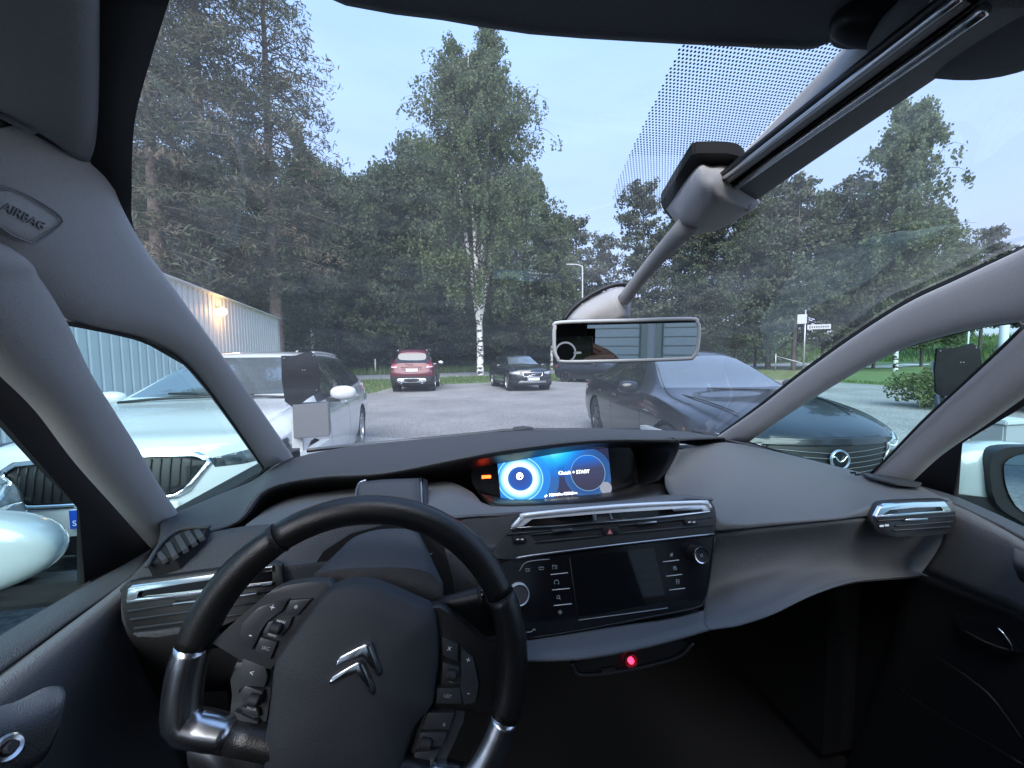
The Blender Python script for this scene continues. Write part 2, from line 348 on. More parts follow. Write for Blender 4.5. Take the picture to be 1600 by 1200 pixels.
# ---- dashboard
top0 = row((258, 808, 'L', .72), (330, 778, 'L', .735), (402, 746, 'L', .745), (442, 722, 'L', .75), (520, 702, 'Z', 1.075), (640, 688, 'Z', 1.075), (800, 674, 'Z', 1.075), (930, 671, 'Z', 1.075), (1060, 674, 'Z', 1.075), (1134, 685, 'Z', 1.07))
brow = row((245, 858, .62), (300, 838, .63), (372, 812, .66), (418, 762, .72), (500, 744, .76), (600, 738, .77), (720, 715, .775), (800, 701, .775), (930, 687, .765), (1056, 686, .745))
mid = [a*.5+b*.5+np.array((0, 0, .004)) for a, b in zip(top0, brow)]
nb = [b*.93+a*.07+np.array((0, 0, .002)) for a, b in zip(top0, brow)]
lip = [b+np.array((0, .004, -.008)) for b in brow]
back0 = [t+np.array((0, .03, -.05)) for t in top0]
rec = row((248, 866, .64), (305, 846, .66), (383, 822, .70), (425, 791, .80), (500, 772, .86), (600, 762, .88), (720, 752, .92), (800, 740, .95), (930, 712, .95), (1050, 705, .90))
dash = grid('dashboard', [back0, top0, mid, nb, brow, lip], 'dash_dark', own, 5, 4, .006)
grid('dash_recess', [[b+np.array((0, .003, -.006)) for b in brow], [.55*a+.45*b for a, b in zip(brow, rec)], rec, [r+np.array((0, .0, -.03)) for r in rec]], 'black_plastic', dash, 4, 3, .003)  # black colour stands in for the shadow under the brow
# light shelf under the brow and above the centre vents
sh_b = row((384, 820, .665), (425, 790, .76), (466, 775, .80), (550, 765, .84), (667, 755, .85), (706, 755, .83), (739, 771, .79), (768, 791, .74), (870, 789, .74), (960, 783, .74), (1052, 771, .74))
sh_f = row((384, 823, .60), (425, 821, .595), (466, 819, .59), (550, 814, .585), (667, 807, .58), (706, 805, .58), (739, 803, .58), (790, 801, .575), (870, 794, .575), (960, 787, .575), (1112, 778, .575))
sh_m = [a*.5+b*.5 for a, b in zip(sh_b, sh_f)]
grid('dash_shelf', [[p+np.array((0, .02, -.006)) for p in sh_b], sh_b, sh_m, sh_f, [p+np.array((0, .002, -.01)) for p in sh_f]], 'dash_light', dash, 3, 3, .004)
# hood cheek and floor round the display
ck_o = row((1052, 685, .745), (1061, 693, .75), (1055, 711, .76), (1041, 735, .77), (1030, 750, .78))
ck_i = row((960, 694, .88), (985, 700, .90), (990, 725, .90), (985, 750, .89), (975, 770, .87))
grid('display_hood', [ck_o, [.5*a+.5*b for a, b in zip(ck_o, ck_i)], ck_i], 'black_plastic', dash, 3, 3, .003)
grid('display_floor', [row((752, 772, .80), (800, 778, .86), (870, 774, .87), (960, 764, .87), (1030, 750, .80)), row((770, 792, .735), (800, 793, .735), (870, 790, .735), (960, 784, .735), (1050, 772, .735))], 'black_plastic', dash, 3, 2, .003)
# passenger side
PR = [row((1062, 703, .80), (1095, 697, .98), (1136, 692, 'Z', 1.075), (1200, 703, 'Z', 1.076), (1260, 717, 'Z', 1.078), (1320, 732, 'Z', 1.08), (1370, 744, 'Z', 1.08), (1430, 758, 'Z', 1.078), (1482, 784, 'Z', 1.065)),
      row((1040, 745, .77), (1090, 732, .82), (1140, 733, .82), (1200, 740, .79), (1260, 750, .75), (1320, 760, .70), (1370, 764, .66), (1430, 768, .62), (1481, 778, .575)),
      row((1052, 776, .70), (1100, 772, .68), (1145, 772, .68), (1200, 775, .66), (1260, 780, .64), (1320, 784, .62), (1370, 779, .60), (1430, 776, .585), (1484, 781, .562)),
      row((1110, 786, .60), (1122, 808, .575), (1150, 812, .565), (1200, 811, .56), (1260, 808, .558), (1322, 803, .557), (1366, 789, .565), (1430, 781, .565), (1488, 785, .55)),
      row((1114, 826, .565), (1126, 829, .56), (1160, 826, .55), (1200, 822, .549), (1260, 816, .548), (1320, 810, .548), (1368, 806, .56), (1430, 803, .56), (1493, 800, .545))]
grid('passenger_dash', [[p+np.array((.0, .02, -.02)) for p in PR[0]]]+PR, 'dash_light', dash, 5, 4, .005)
FR = [row((1113, 831, .570), (1126, 833, .565), (1160, 829.5, .554), (1200, 825.5, .553), (1260, 819.5, .552), (1320, 813.5, .552), (1368, 809, .563), (1430, 806, .563), (1494, 803, .548)),
      row((1108, 870, .585), (1122, 870, .580), (1160, 862, .575), (1200, 856, .575), (1260, 848, .574), (1320, 841, .573), (1370, 838, .585), (1430, 836, .59), (1494, 828, .584)),
      row((1097, 915, .582), (1114, 915, .578), (1150, 903, .572), (1200, 890, .573), (1260, 874, .574), (1320, 866, .585), (1370, 864, .605), (1430, 862, .615), (1494, 850, .612)),
      row((1100, 953, .517), (1128, 930, .545), (1150, 924, .538), (1200, 910, .541), (1260, 894, .562), (1320, 884, .582), (1370, 882, .61), (1430, 880, .625), (1494, 870, .622))]
LP0 = row((1050, 967, .515), (1100, 953, .517), (1150, 937, .520), (1200, 920, .527), (1260, 899, .541), (1320, 884, .562), (1370, 872, .572), (1430, 860, .574), (1494, 846, .56))

LE = [row((800, 1002, .525), (900, 988, .52), (980, 976, .515), (1050, 966, .515), (1100, 953, .517), (1150, 937, .520), (1200, 920, .527), (1260, 899, .541), (1330, 882, .563), (1400, 866, .574)),
      row((800, 1012, .497), (900, 1002, .492), (980, 990, .49), (1050, 976, .492), (1100, 963, .496), (1150, 948, .50), (1200, 930, .509), (1260, 907, .525), (1330, 886, .556), (1400, 868, .572)),
      row((800, 1022, .470), (900, 1017, .465), (980, 1004, .465), (1050, 988, .468), (1100, 974, .474), (1150, 958, .48), (1200, 939, .49), (1260, 914, .51), (1330, 890, .55), (1400, 870, .570)),
      row((800, 1031, .470), (900, 1028, .466), (980, 1015, .466), (1050, 998, .469), (1100, 983, .476), (1150, 966, .484), (1200, 946, .495), (1260, 919, .515), (1330, 893, .552), (1400, 872, .572))]
# passenger face, flaring without a crease into the lip
LQ = [row((1100, 963, .496), (1128, 956, .500), (1150, 950, .504), (1200, 935, .511), (1260, 912, .530), (1320, 897, .568), (1370, 893, .605), (1430, 890, .625), (1494, 880, .622)),
      row((1100, 974, .474), (1128, 970, .477), (1150, 966, .480), (1200, 950, .490), (1260, 923, .515), (1320, 905, .558), (1370, 900, .60), (1430, 896, .62), (1494, 886, .62)),
      row((1100, 983, .476), (1128, 979, .480), (1150, 975, .484), (1200, 958, .495), (1260, 929, .520), (1320, 909, .562), (1370, 903, .605), (1430, 898, .625), (1494, 888, .624))]
LQ.append([p+np.array((0, .16, -.06)) for p in LQ[-1]])
grid('glovebox_face', FR+LQ, 'dash_light', dash, 5, 5, .005)
LE = [r_[:5] for r_ in LE]; LE.append([p+np.array((0, .16, -.06)) for p in LE[-1]])
grid('dash_lip', LE, 'dash_light', dash, 5, 4, .005)
for s_ in (-1, 1): box('footwell_side', (s_*.715, 1.02, .66), (.09, .50, .64), 'black_matte', own)
# driver side lower panel
DP = [row((245, 859, .62), (300, 839, .63), (384, 822, .60), (466, 818, .585), (550, 815, .58), (667, 808, .578), (739, 804, .577), (815, 800, .57)),
      row((194, 913, .553), (260, 902, .553), (345, 889, .554), (430, 879, .555), (520, 870, .556), (640, 860, .558), (739, 852, .56), (800, 846, .56)),
      row((190, 925, .543), (260, 915, .543), (345, 902, .545), (430, 893, .546), (520, 885, .548), (640, 875, .55), (739, 866, .555), (795, 860, .557)),
      row((198, 990, .545), (270, 985, .545), (345, 980, .55), (430, 975, .555), (520, 970, .56), (640, 960, .565), (739, 950, .565), (790, 940, .565)),
      row((260, 1080, .66), (300, 1085, .68), (345, 1080, .70), (430, 1080, .70), (520, 1080, .70), (640, 1080, .70), (739, 1080, .68), (790, 1060, .66))]
grid('driver_dash', DP, 'dash_dark', dash, 5, 4, .005)
slab('column_opening_shade', row((478, 930, .545), (484, 895, .547), (505, 862, .55), (548, 834, .552), (600, 820, .553), (660, 818, .553), (690, 842, .553), (708, 905, .55), (712, 960, .547)), (0, .003, 0), 'black_matte', dash)  # flat black sheet painted in as the shadow around the column cowl
cc = [row((528, 862, .545), (552, 840, .545), (588, 828, .545), (628, 826, .545), (652, 831, .545), (668, 858, .545)),
      row((497, 891, .505), (530, 886, .50), (580, 883, .50), (630, 883, .50), (665, 889, .50), (690, 906, .505)),
      row((491, 899, .497), (530, 894, .494), (580, 891, .494), (630, 891, .494), (665, 897, .494), (692, 914, .497)),
      row((486, 940, .494), (530, 945, .49), (580, 945, .49), (630, 945, .49), (665, 950, .49), (694, 955, .494)),
      row((490, 1040, .52), (530, 1045, .52), (580, 1045, .52), (630, 1045, .52), (665, 1050, .52), (694, 1055, .52))]
grid('column_cowl', cc, 'dash_dark', dash, 4, 3, .004)
# lidded bin on the driver's shelf with bright side strips
lid = grid('bin_lid', [row((563, 753, .755), (600, 749, .755), (655, 747, .755)), row((556, 772, .70), (600, 772, .70), (657, 772, .70)), row((552, 800, .63), (600, 800, .63), (659, 800, .63))], 'dash_dark', own, 3, 3, .02)
tube('lid_strip', row((553, 797, .63), (556, 770, .70), (561, 755, .754), (572, 750.5, .756)), .0022, 'satin', lid, 6, 3)
tube('lid_strip', row((657.5, 747.5, .755), (659, 772, .70), (660, 800, .63)), .0022, 'satin', lid, 6, 3)
slab('lid_shadow_gap', row((661, 747, .757), (668, 750, .757), (670, 800, .63), (662, 800, .63)), (0, .01, -.01), 'black_plastic', lid)
# side demister grille
g0, g1, g2 = aL(262, 815, .715), aY(245, 858, .612), aY(383, 822, .605)
gn = np.cross(g1-g0, g2-g0); gn /= np.linalg.norm(gn)
if gn@(CAM-g0) < 0: gn = -gn
GP = lambda x, y, h=.006: pl(x, y, gn, gn@g0+h)
dem = slab('demister_grille', [GP(*p) for p in [(230, 884), (252, 850), (283, 828), (326, 823), (318, 836), (272, 869)]], -gn*.02, 'black_matte', dash)
tube('grille_rim', [GP(*p, .009) for p in [(229, 885), (251, 850), (282, 827), (327, 823)]], .0028, 'dash_dark', dem, 6, 3)
for a, b in [((243, 864), (252, 876)), ((258, 849), (268, 870)), ((272, 838), (284, 860)), ((287, 831), (298, 850)), ((302, 828), (310, 842))]:
    slab('grille_slat', [GP(a[0], a[1], .008), GP(a[0]+9, a[1]-4, .008), GP(b[0]+9, b[1]-5, .008), GP(b[0], b[1], .008)], -gn*.006, 'dash_dark', dem, .001)

# ---- instrument display
DY0 = .85; dn = np.array((0, -1, .22)); dn /= np.linalg.norm(dn); d0 = aX(870, 745, 0.0)
DPn = lambda x, y, h=0.: pl(x, y, dn, dn@d0+h)
disp = slab('instrument_display', cr_line([DPn(*p, .002) for p in [(736, 746), (746, 724), (775, 706), (860, 698), (952, 692), (985, 700), (995, 735), (985, 768), (870, 788), (775, 793), (752, 778)]], 4, True), -dn*.02, 'screen_black', own)
scr_c = [DPn(*p, .004) for p in [(783, 786), (957, 774), (950, 700), (776, 711)]]
me = bpy.data.meshes.new('display_panel'); me.from_pydata([tuple(p) for p in scr_c], [], [(0, 1, 2, 3)]); uv = me.uv_layers.new(name='uv')
for i, c in enumerate([(0, 0), (2.35, 0), (2.35, 1), (0, 1)]): uv.data[i].uv = c
sm = bpy.data.materials.new('instrument_screen'); sm.use_nodes = True; n = sm.node_tree; n.nodes.clear(); lk = n.links.new
def N(t, **k):
    q = n.nodes.new(t)
    for a, v in k.items(): setattr(q, a, v)
    return q
def M(op, a, b=None, c=None, cl=False):
    q = N('ShaderNodeMath', operation=op, use_clamp=cl)
    for i, v in enumerate((a, b, c)):
        if v is None: continue
        if isinstance(v, (int, float)): q.inputs[i].default_value = v
        else: lk(v, q.inputs[i])
    return q.outputs[0]
uvn = N('ShaderNodeUVMap'); sx = N('ShaderNodeSeparateXYZ'); lk(uvn.outputs[0], sx.inputs[0]); U, V_ = sx.outputs[0], sx.outputs[1]
def dist(cx, cy):
    a = M('SUBTRACT', U, cx); b = M('SUBTRACT', V_, cy); return M('SQRT', M('ADD', M('MULTIPLY', a, a), M('MULTIPLY', b, b)))
def ramp(f, stops):
    q = N('ShaderNodeValToRGB'); el = q.color_ramp.elements
    el[0].position, el[0].color = stops[0][0], (*stops[0][1], 1); el[1].position, el[1].color = stops[-1][0], (*stops[-1][1], 1)
    for p, c in stops[1:-1]: z = el.new(p); z.color = (*c, 1)
    lk(f, q.inputs[0]); return q.outputs[0]
def mix(f, a, b):
    q = N('ShaderNodeMix', data_type='RGBA')
    if isinstance(f, float): q.inputs['Factor'].default_value = f
    else: lk(f, q.inputs['Factor'])
    lk(a, q.inputs['A']); lk(b, q.inputs['B']); return q.outputs['Result']
dl_, dr_ = dist(.43, .47), dist(1.86, .50)
glow = M('SUBTRACT', 1.0, M('DIVIDE', dist(1.12, 1.25), 1.05), cl=True)
base = ramp(glow, [(0, (.018, .018, .05)), (.22, (.02, .04, .16)), (.4, (.01, .12, .42)), (.6, (.02, .38, .75)), (.8, (.16, .72, .85)), (1, (.4, .9, .92))])
lowm = M('MULTIPLY', M('LESS_THAN', V_, .44), M('MULTIPLY', M('GREATER_THAN', dl_, .62), M('GREATER_THAN', dr_, .45)))
dark = N('ShaderNodeRGB'); dark.outputs[0].default_value = (.030, .035, .075, 1)
base = mix(M('MULTIPLY', lowm, .85), base, dark.outputs[0])
blue = N('ShaderNodeRGB'); blue.outputs[0].default_value = (.02, .20, .62, 1)
deep = N('ShaderNodeRGB'); deep.outputs[0].default_value = (.03, .05, .22, 1)
base = mix(M('MULTIPLY', M('LESS_THAN', dl_, .80), .35), base, blue.outputs[0])
base = mix(M('MULTIPLY', M('LESS_THAN', dl_, .62), .6), base, blue.outputs[0])
base = mix(M('MULTIPLY', M('LESS_THAN', dr_, .52), .25), base, blue.outputs[0])
lr = ramp(dl_, [(0, (.03, .05, .17)), (.2, (.02, .07, .30)), (.245, (.02, .10, .38)), (.26, (.62, .93, .86)), (.33, (.55, .88, .85)), (.40, (.12, .42, .72)), (.44, (.01, .18, .52)), (.455, (.35, .7, .85)), (.47, (.01, .25, .70)), (1, (.01, .25, .7))])
base = mix(M('LESS_THAN', dl_, .475), base, lr)
rr_ = ramp(M('ADD', V_, M('MULTIPLY', U, -.12)), [(0, (.030, .03, .06)), (.35, (.035, .04, .09)), (.6, (.01, .10, .42)), (.75, (.01, .17, .58)), (1, (.01, .2, .6))])
base = mix(M('LESS_THAN', dr_, .37), base, rr_)
edge = N('ShaderNodeRGB'); edge.outputs[0].default_value = (.25, .5, .75, 1)
base = mix(M('MULTIPLY', M('COMPARE', dr_, .372, .006), .5), base, edge.outputs[0])
pale = N('ShaderNodeRGB'); pale.outputs[0].default_value = (.20, .22, .27, 1)
base = mix(M('LESS_THAN', dist(2.22, .16), .13), base, pale.outputs[0])
em = N('ShaderNodeEmission'); em.inputs[1].default_value = .36; lk(base, em.inputs[0]); out = N('ShaderNodeOutputMaterial')
gl = N('ShaderNodeBsdfGlossy'); gl.inputs['Roughness'].default_value = .25; gl.inputs[0].default_value = (.05, .05, .05, 1); ad = N('ShaderNodeAddShader')
lk(em.outputs[0], ad.inputs[0]); lk(gl.outputs[0], ad.inputs[1]); lk(ad.outputs[0], out.inputs[0])
me.materials.append(sm); dpan = bpy.data.objects.new('display_panel', me); COL.objects.link(dpan); dpan.parent = disp
dright = scr_c[1]-scr_c[0]; dup_ = scr_c[3]-scr_c[0]
def dtext(name, body, px, py, size, m='screen_text', al='CENTER'): return text(name, body, size, m, disp, face_matrix(DPn(px, py, .0046), dright, dup_), .0001, al)
dtext('display_message', 'Clutch + START', 897, 738, .0112)
dtext('odometer_text', '108667', 866, 773.2, .0088); dtext('odometer_text', '1289.8', 888, 771.2, .0088)
dtext('unit_text', 'km', 877.3, 772.4, .0066); dtext('unit_text', 'km', 899.3, 770.4, .0066)
box('fuel_mark', DPn(853, 775, .0046), (.006, .0006, .003), 'screen_text', disp, rot=Matrix.Rotation(-.6, 4, 'Y'))
ic = DPn(812, 744, .0046); dnv = tuple(dn)
lathe('pedal_icon', [(.0062, 0), (.0078, 0), (.0078, .0003), (.0062, .0003)], 'screen_text', disp, ic, dnv, 24)
for a, b in (((808, 748), (816, 740)), ((809, 741), (812, 748)), ((812, 741), (816, 746))): tube('pedal_icon_stroke', [DPn(*a, .0048), DPn(*b, .0048)], .0007, 'screen_text', disp, 5, 1)
dtext('warning_lamp', 'P!', 839, 710, .008, 'red_mark')
slab('brake_warning', [DPn(*p, .004) for p in [(753, 743), (767, 742.5), (767, 747), (753, 748)]], -dn*.003, 'warn_red', disp)
slab('hood_slot', row((800, 706, .845), (945, 696, .845), (945, 699, .845), (800, 709, .845)), (0, .004, 0), 'satin', disp)
# ---- centre stack: one raked plane
cn = np.array((0, -1, .31)); cn /= np.linalg.norm(cn); c0 = aX(960, 880, .012)+cn*.012
CP = lambda x, y, h=0.: pl(x, y, cn, cn@c0+h)
def cpoly(pts, h): return [CP(x, y, h) for x, y in pts]
def c8(*pts): return [(780+x/4.286, 780+y/4.286) for x, y in pts]      # enlarged-view coordinates of the stack
vent = slab('air_vent', cpoly([(772, 858), (818, 808), (830, 800), (965, 790), (1090, 779.5), (1104, 780), (1113, 784), (1118, 792), (1120, 804), (1120, 826), (1116, 834), (1090, 838), (960, 853), (860, 866), (800, 874), (768, 876)], .012), -cn*.035, 'button_dark', own, .003)
slab('vent_cavity', cpoly(c8((150, 185), (190, 128), (625, 98), (625, 150), (150, 190)), .0125), -cn*.002, 'black_gloss', vent)
slab('vent_cavity', cpoly(c8((755, 88), (1160, 60), (1400, 55), (1400, 85), (755, 132)), .0125), -cn*.002, 'black_gloss', vent)
slab('chrome_band', cpoly(c8((78, 200), (150, 132), (190, 102), (250, 92), (800, 52), (1340, 24), (1395, 30), (1415, 55), (1415, 78), (1370, 82), (1350, 55), (1160, 66), (740, 92), (220, 128), (165, 180), (90, 202)), .0165), -cn*.006, 'chrome_soft', vent, .0012)
tube('chrome_bead', cpoly(c8((88, 192), (150, 126), (200, 104), (800, 48), (1340, 22), (1392, 30), (1412, 60)), .0165), .0036, 'chrome_soft', vent, 8, 3)
slab('chrome_lower_strip', cpoly(c8((85, 192), (420, 168), (740, 140), (1100, 112), (1412, 78), (1414, 86), (1100, 124), (740, 152), (420, 180), (85, 205)), .0165), -cn*.004, 'chrome', vent, .0006)
slab('vent_divider', cpoly(c8((628, 98), (650, 96), (655, 142), (635, 144)), .0166), -cn*.004, 'satin', vent)
slab('vent_divider', cpoly(c8((735, 90), (745, 90), (764, 132), (750, 134)), .0166), -cn*.004, 'satin', vent)
slab('chrome_clip', cpoly(c8((1160, 66), (1350, 42), (1372, 68), (1175, 84)), .0168), -cn*.003, 'satin', vent, .0008)
for poly in [((212, 240), (640, 196), (685, 212), (690, 236), (240, 280)), ((802, 184), (1222, 140), (1220, 168), (1190, 180), (815, 220))]:
    slab('vent_slot', cpoly(c8(*poly), .0124), -cn*.002, 'black_matte', vent)
for (a, b) in [((45, 235), (345, 210)), ((205, 238), (690, 190)), ((240, 288), (690, 243)), ((800, 178), (1230, 134)), ((815, 228), (1430, 170)), ((1235, 140), (1425, 118))]:
    tube('vent_slat', [CP(*c8(a)[0], .0135), CP(*c8(b)[0], .0135)], .0014, 'button_dark', vent, 6, 1)
for poly in [((355, 205), (490, 196), (494, 208), (365, 226)), ((920, 158), (1055, 144), (1060, 158), (930, 176))]:
    slab('vent_tab', cpoly(c8(*poly), .019), -cn*.008, 'satin', vent, .0015)
for poly in [((88, 254), (165, 248), (188, 272), (170, 285), (95, 292)), ((1240, 142), (1320, 134), (1332, 156), (1320, 166), (1248, 174))]:
    b = slab('vent_switch', cpoly(c8(*poly), .017), -cn*.006, 'black_plastic', vent, .001)
    cx = sum(p[0] for p in poly)/5; cy = sum(p[1] for p in poly)/5
    for dx in (-16, 14): slab('switch_mark', cpoly(c8((cx+dx-10, cy-4), (cx+dx+8, cy-6), (cx+dx+8, cy+2), (cx+dx-10, cy+4)), .0174), -cn*.0005, 'white_mark', b)
hz = slab('hazard_button', cpoly(c8((690, 188), (795, 178), (805, 230), (700, 240)), .016), -cn*.006, 'black_plastic', vent, .001)
slab('hazard_triangle', cpoly(c8((740, 196), (762, 232), (724, 236)), .0164), -cn*.0005, 'red_mark', hz)
slab('hazard_triangle', cpoly(c8((741, 208), (752, 228), (733, 231)), .0167), -cn*.0005, 'dim_mark', hz)

rad = slab('radio_panel', cr_line(cpoly([(775, 884), (868, 866), (1000, 850), (1117, 838), (1113, 870), (1106, 920), (1099, 940), (1086, 950), (1000, 967), (900, 986), (824, 998), (790, 1000), (778, 960)], .008), 3, True), -cn*.03, 'piano', own)
tube('panel_chrome_edge', cpoly([(806, 872), (830, 868), (864, 863.5), (940, 854), (1040, 842.5), (1116, 834)], .0115), .0016, 'satin', rad, 6, 3)
tube('panel_edge', cpoly([(1117, 838), (1113, 872), (1106, 920), (1099, 940), (1086, 950), (1000, 967), (900, 986), (824, 998)], .009), .0014, 'black_plastic', rad, 6, 3)
slab('touch_screen', cpoly(c8((472, 392), (1035, 322), (1130, 728), (530, 808)), .0088), -cn*.002, 'black_gloss', rad)
tube('screen_edge', cpoly(c8((530, 810), (830, 770), (1128, 728)), .009), .0006, 'dim_mark', rad, 5, 1)
tube('screen_edge', cpoly(c8((472, 392), (500, 600), (530, 810)), .009), .0005, 'button_dark', rad, 5, 1)
for (a, b) in [((345, 505), (460, 492)), ((355, 608), (472, 597)), ((365, 713), (486, 700)), ((1098, 420), (1205, 407)), ((1120, 516), (1224, 503)), ((1140, 608), (1243, 596))]:
    tube('key_line', cpoly(c8(a, b), .0088), .0006, 'white_mark', rad, 5, 1)
def icon(cx, cy, strokes):
    for s in strokes: tube('key_icon', cpoly(c8(*[(cx+x, cy+y) for x, y in s]), .0088), .00045, 'dim_mark', rad, 5, 1)
circ = lambda r, n=9, a0=0, a1=2*math.pi: [(r*math.cos(a0+(a1-a0)*k/(n-1)), r*math.sin(a0+(a1-a0)*k/(n-1))) for k in range(n)]
icon(372, 455, [[(-14, -12), (-14, 12), (2, 12), (2, -12), (-14, -12)], [(6, -10), (16, -11)], [(6, 0), (16, -1)], [(6, 10), (16, 9)]])
icon(384, 555, [circ(14, 9, math.pi, 2*math.pi), [(-16, 2), (-14, 12), (-8, 12)], [(16, 2), (14, 12), (8, 12)]])
icon(396, 656, [circ(10), [(8, 8), (14, 14)], [(-12, 10), (-4, 6)]])
icon(408, 758, [[(0, -14), (14, 0), (0, 14), (-14, 0), (0, -14)], [(-7, 0), (7, 0)], [(0, -7), (0, 7)]])
icon(1152, 372, [circ(6), [(-8, 14), (0, 6), (8, -14)], [(4, 14), (10, -4)]])
icon(1178, 462, [circ(12, 9, 0, 5), [(-6, 0), (6, -8)], [(0, 8), (0, -10)]])
icon(1195, 553, [[(-9, -13), (9, -14), (9, 13), (-9, 14), (-9, -13)], [(-9, 0), (9, -1)]])
icon(190, 476, [[(-16, -8), (16, -10)], [(-12, -2), (-8, 8), (10, 7), (14, -3)]])
icon(283, 464, [[(-16, -8), (16, -10), (15, 6), (-15, 8), (-16, -8)]])
tube('panel_accent', cpoly(c8((134, 482), (160, 440), (190, 420), (260, 408), (336, 402)), .0088), .0006, 'dim_mark', rad, 5, 3)
kp = CP(1084, 864, .008)
kn = lathe('volume_knob', [(0, .020), (.0095, .020), (.0112, .0205), (.0125, .019), (.0128, .0), (.0128, -.005)], 'black_plastic', rad, kp, tuple(cn), 28)
lathe('knob_ring', [(.0103, .0208), (.0118, .0212), (.0123, .0200)], 'chrome', kn, kp, tuple(cn), 28)
lathe('knob_mark', [(.0015, .0203), (.0022, .0204), (.0022, .0202)], 'dim_mark', kn, kp, tuple(cn), 12)
sp_ = CP(810, 927, .008)
sb = lathe('start_button', [(0, .009), (.012, .0085), (.0128, .006), (.0128, 0)], 'dash_dark', rad, sp_, tuple(cn), 28)
lathe('button_ring', [(.0132, .0), (.0134, .0095), (.0141, .0102), (.0150, .0085), (.0152, 0)], 'chrome_soft', sb, sp_, tuple(cn), 28)
tube('panel_accent', cpoly(c8((180, 892), (215, 888), (235, 868), (244, 880)), .0088), .0008, 'dim_mark', rad, 5, 1)
# open bin under the lip with its red socket light
bn = np.array((0, -1, .1)); bn /= np.linalg.norm(bn); b0 = aX(985, 1035, .01)+np.array((0, .06, -.02))
BP = lambda x, y, h=0.: pl(x, y, bn, bn@b0+h)
BPs = [(893, 1036), (905, 1054), (953, 1051), (1013, 1040), (1062, 1025), (1083, 1004)]
tray = slab('storage_bin', [BP(*p) for p in BPs+[(1060, 1002), (980, 1018), (900, 1032)]], -bn*.05, 'black_matte', own)
tube('bin_rim', [BP(*p, .004) for p in BPs], .0030, 'button_dark', tray, 8, 4)
slab('bin_latch', [BP(*p, .008) for p in [(940, 1047), (962, 1045), (962, 1050), (940, 1052)]], -bn*.004, 'satin', tray)
lathe('socket_light', [(0, .006), (.003, .006), (.0045, .004), (.005, 0)], 'led_red', tray, BP(985, 1031, .004), tuple(bn), 20)
lathe('socket_ring', [(.0075, 0), (.0105, .004), (.012, .002), (.012, 0)], 'black_plastic', tray, BP(985, 1031, .004), tuple(bn), 20)

# ---- outer vents
def side_vent(P, outline, chrome, thin, cavity, slats, tab, hx):
    v = slab('air_vent', cr_line([P(*p, .004) for p in outline], 3, True), np.array((0, .008, 0)), 'black_plastic', own, .0015)
    slab('vent_cavity', [P(*p, .0046) for p in cavity], (0, .002, 0), 'black_gloss', v)
    slab('chrome_band', [P(*p, .009) for p in chrome], (0, .005, 0), 'chrome', v, .001)
    slab('chrome_lower_strip', [P(*p, .009) for p in thin], (0, .004, 0), 'chrome', v, .0005)
    for a in slats: tube('vent_slat', [P(*p, .006) for p in a], .0016, 'button_dark', v, 6, 1)
    slab('vent_tab', [P(*p, .011) for p in tab], (0, .006, 0), 'satin', v, .0008)
    for x, y in hx: slab('switch_mark', [P(x-3, y-1.2, .008), P(x+3, y-1.6, .008), P(x+3, y+1.2, .008), P(x-3, y+1.6, .008)], (0, .001, 0), 'white_mark', v)
    return v
vn = np.array((0, -1, .25)); vn /= np.linalg.norm(vn)
rv0 = aY(1430, 812, .550); RV = lambda x, y, h=0.: pl(x, y, vn, vn@rv0+h)
side_vent(RV, [(1362, 815), (1368, 796), (1378, 785), (1420, 782), (1478, 781), (1490, 790), (1494, 808), (1488, 830), (1470, 835), (1420, 838), (1385, 838), (1372, 830)],
          [(1368, 807), (1375, 793), (1384, 788), (1430, 785), (1476, 783.5), (1483, 792), (1487, 799), (1476, 800), (1470, 791), (1430, 793), (1390, 796), (1378, 806)],
          [(1368, 806), (1430, 801), (1486, 797.5), (1486, 800.5), (1430, 804), (1369, 809)], [(1380, 804), (1390, 796), (1470, 791), (1476, 799), (1430, 802)],
          [[(1372, 814), (1425, 810), (1490, 806)], [(1400, 822), (1488, 815)], [(1396, 829), (1484, 823)]], [(1416, 811), (1450, 809.5), (1450, 812.5), (1416, 814)], [(1378, 822), (1386, 821)])
lv0 = aY(265, 930, .536); LV = lambda x, y, h=0.: pl(x, y, vn, vn@lv0+h)
side_vent(LV, [(189, 935), (198, 912), (260, 902), (345, 890), (430, 880), (440, 905), (440, 960), (345, 980), (240, 997), (206, 990), (194, 965)],
          [(197, 941), (199, 921), (206, 915), (280, 905), (350, 895), (425, 885), (425, 893), (350, 903), (280, 913), (216, 923), (212, 938)],
          [(197, 937), (280, 928), (345, 920), (425, 911), (425, 915), (345, 925), (280, 933), (198, 943)], [(212, 937), (216, 923), (350, 903), (425, 893), (425, 911), (345, 920), (280, 928)],
          [[(200, 955), (330, 935), (430, 922)], [(204, 968), (330, 951), (430, 936)], [(210, 982), (330, 966), (430, 952)]], [(269, 943), (345, 934), (400, 927), (400, 930), (345, 937), (269, 946)], [])
slab('vent_lower_rail', [LV(*p, .007) for p in [(207, 991), (240, 988), (345, 973), (345, 978), (250, 995), (215, 997)]], (0, .006, 0), 'dash_dark', own, .001)

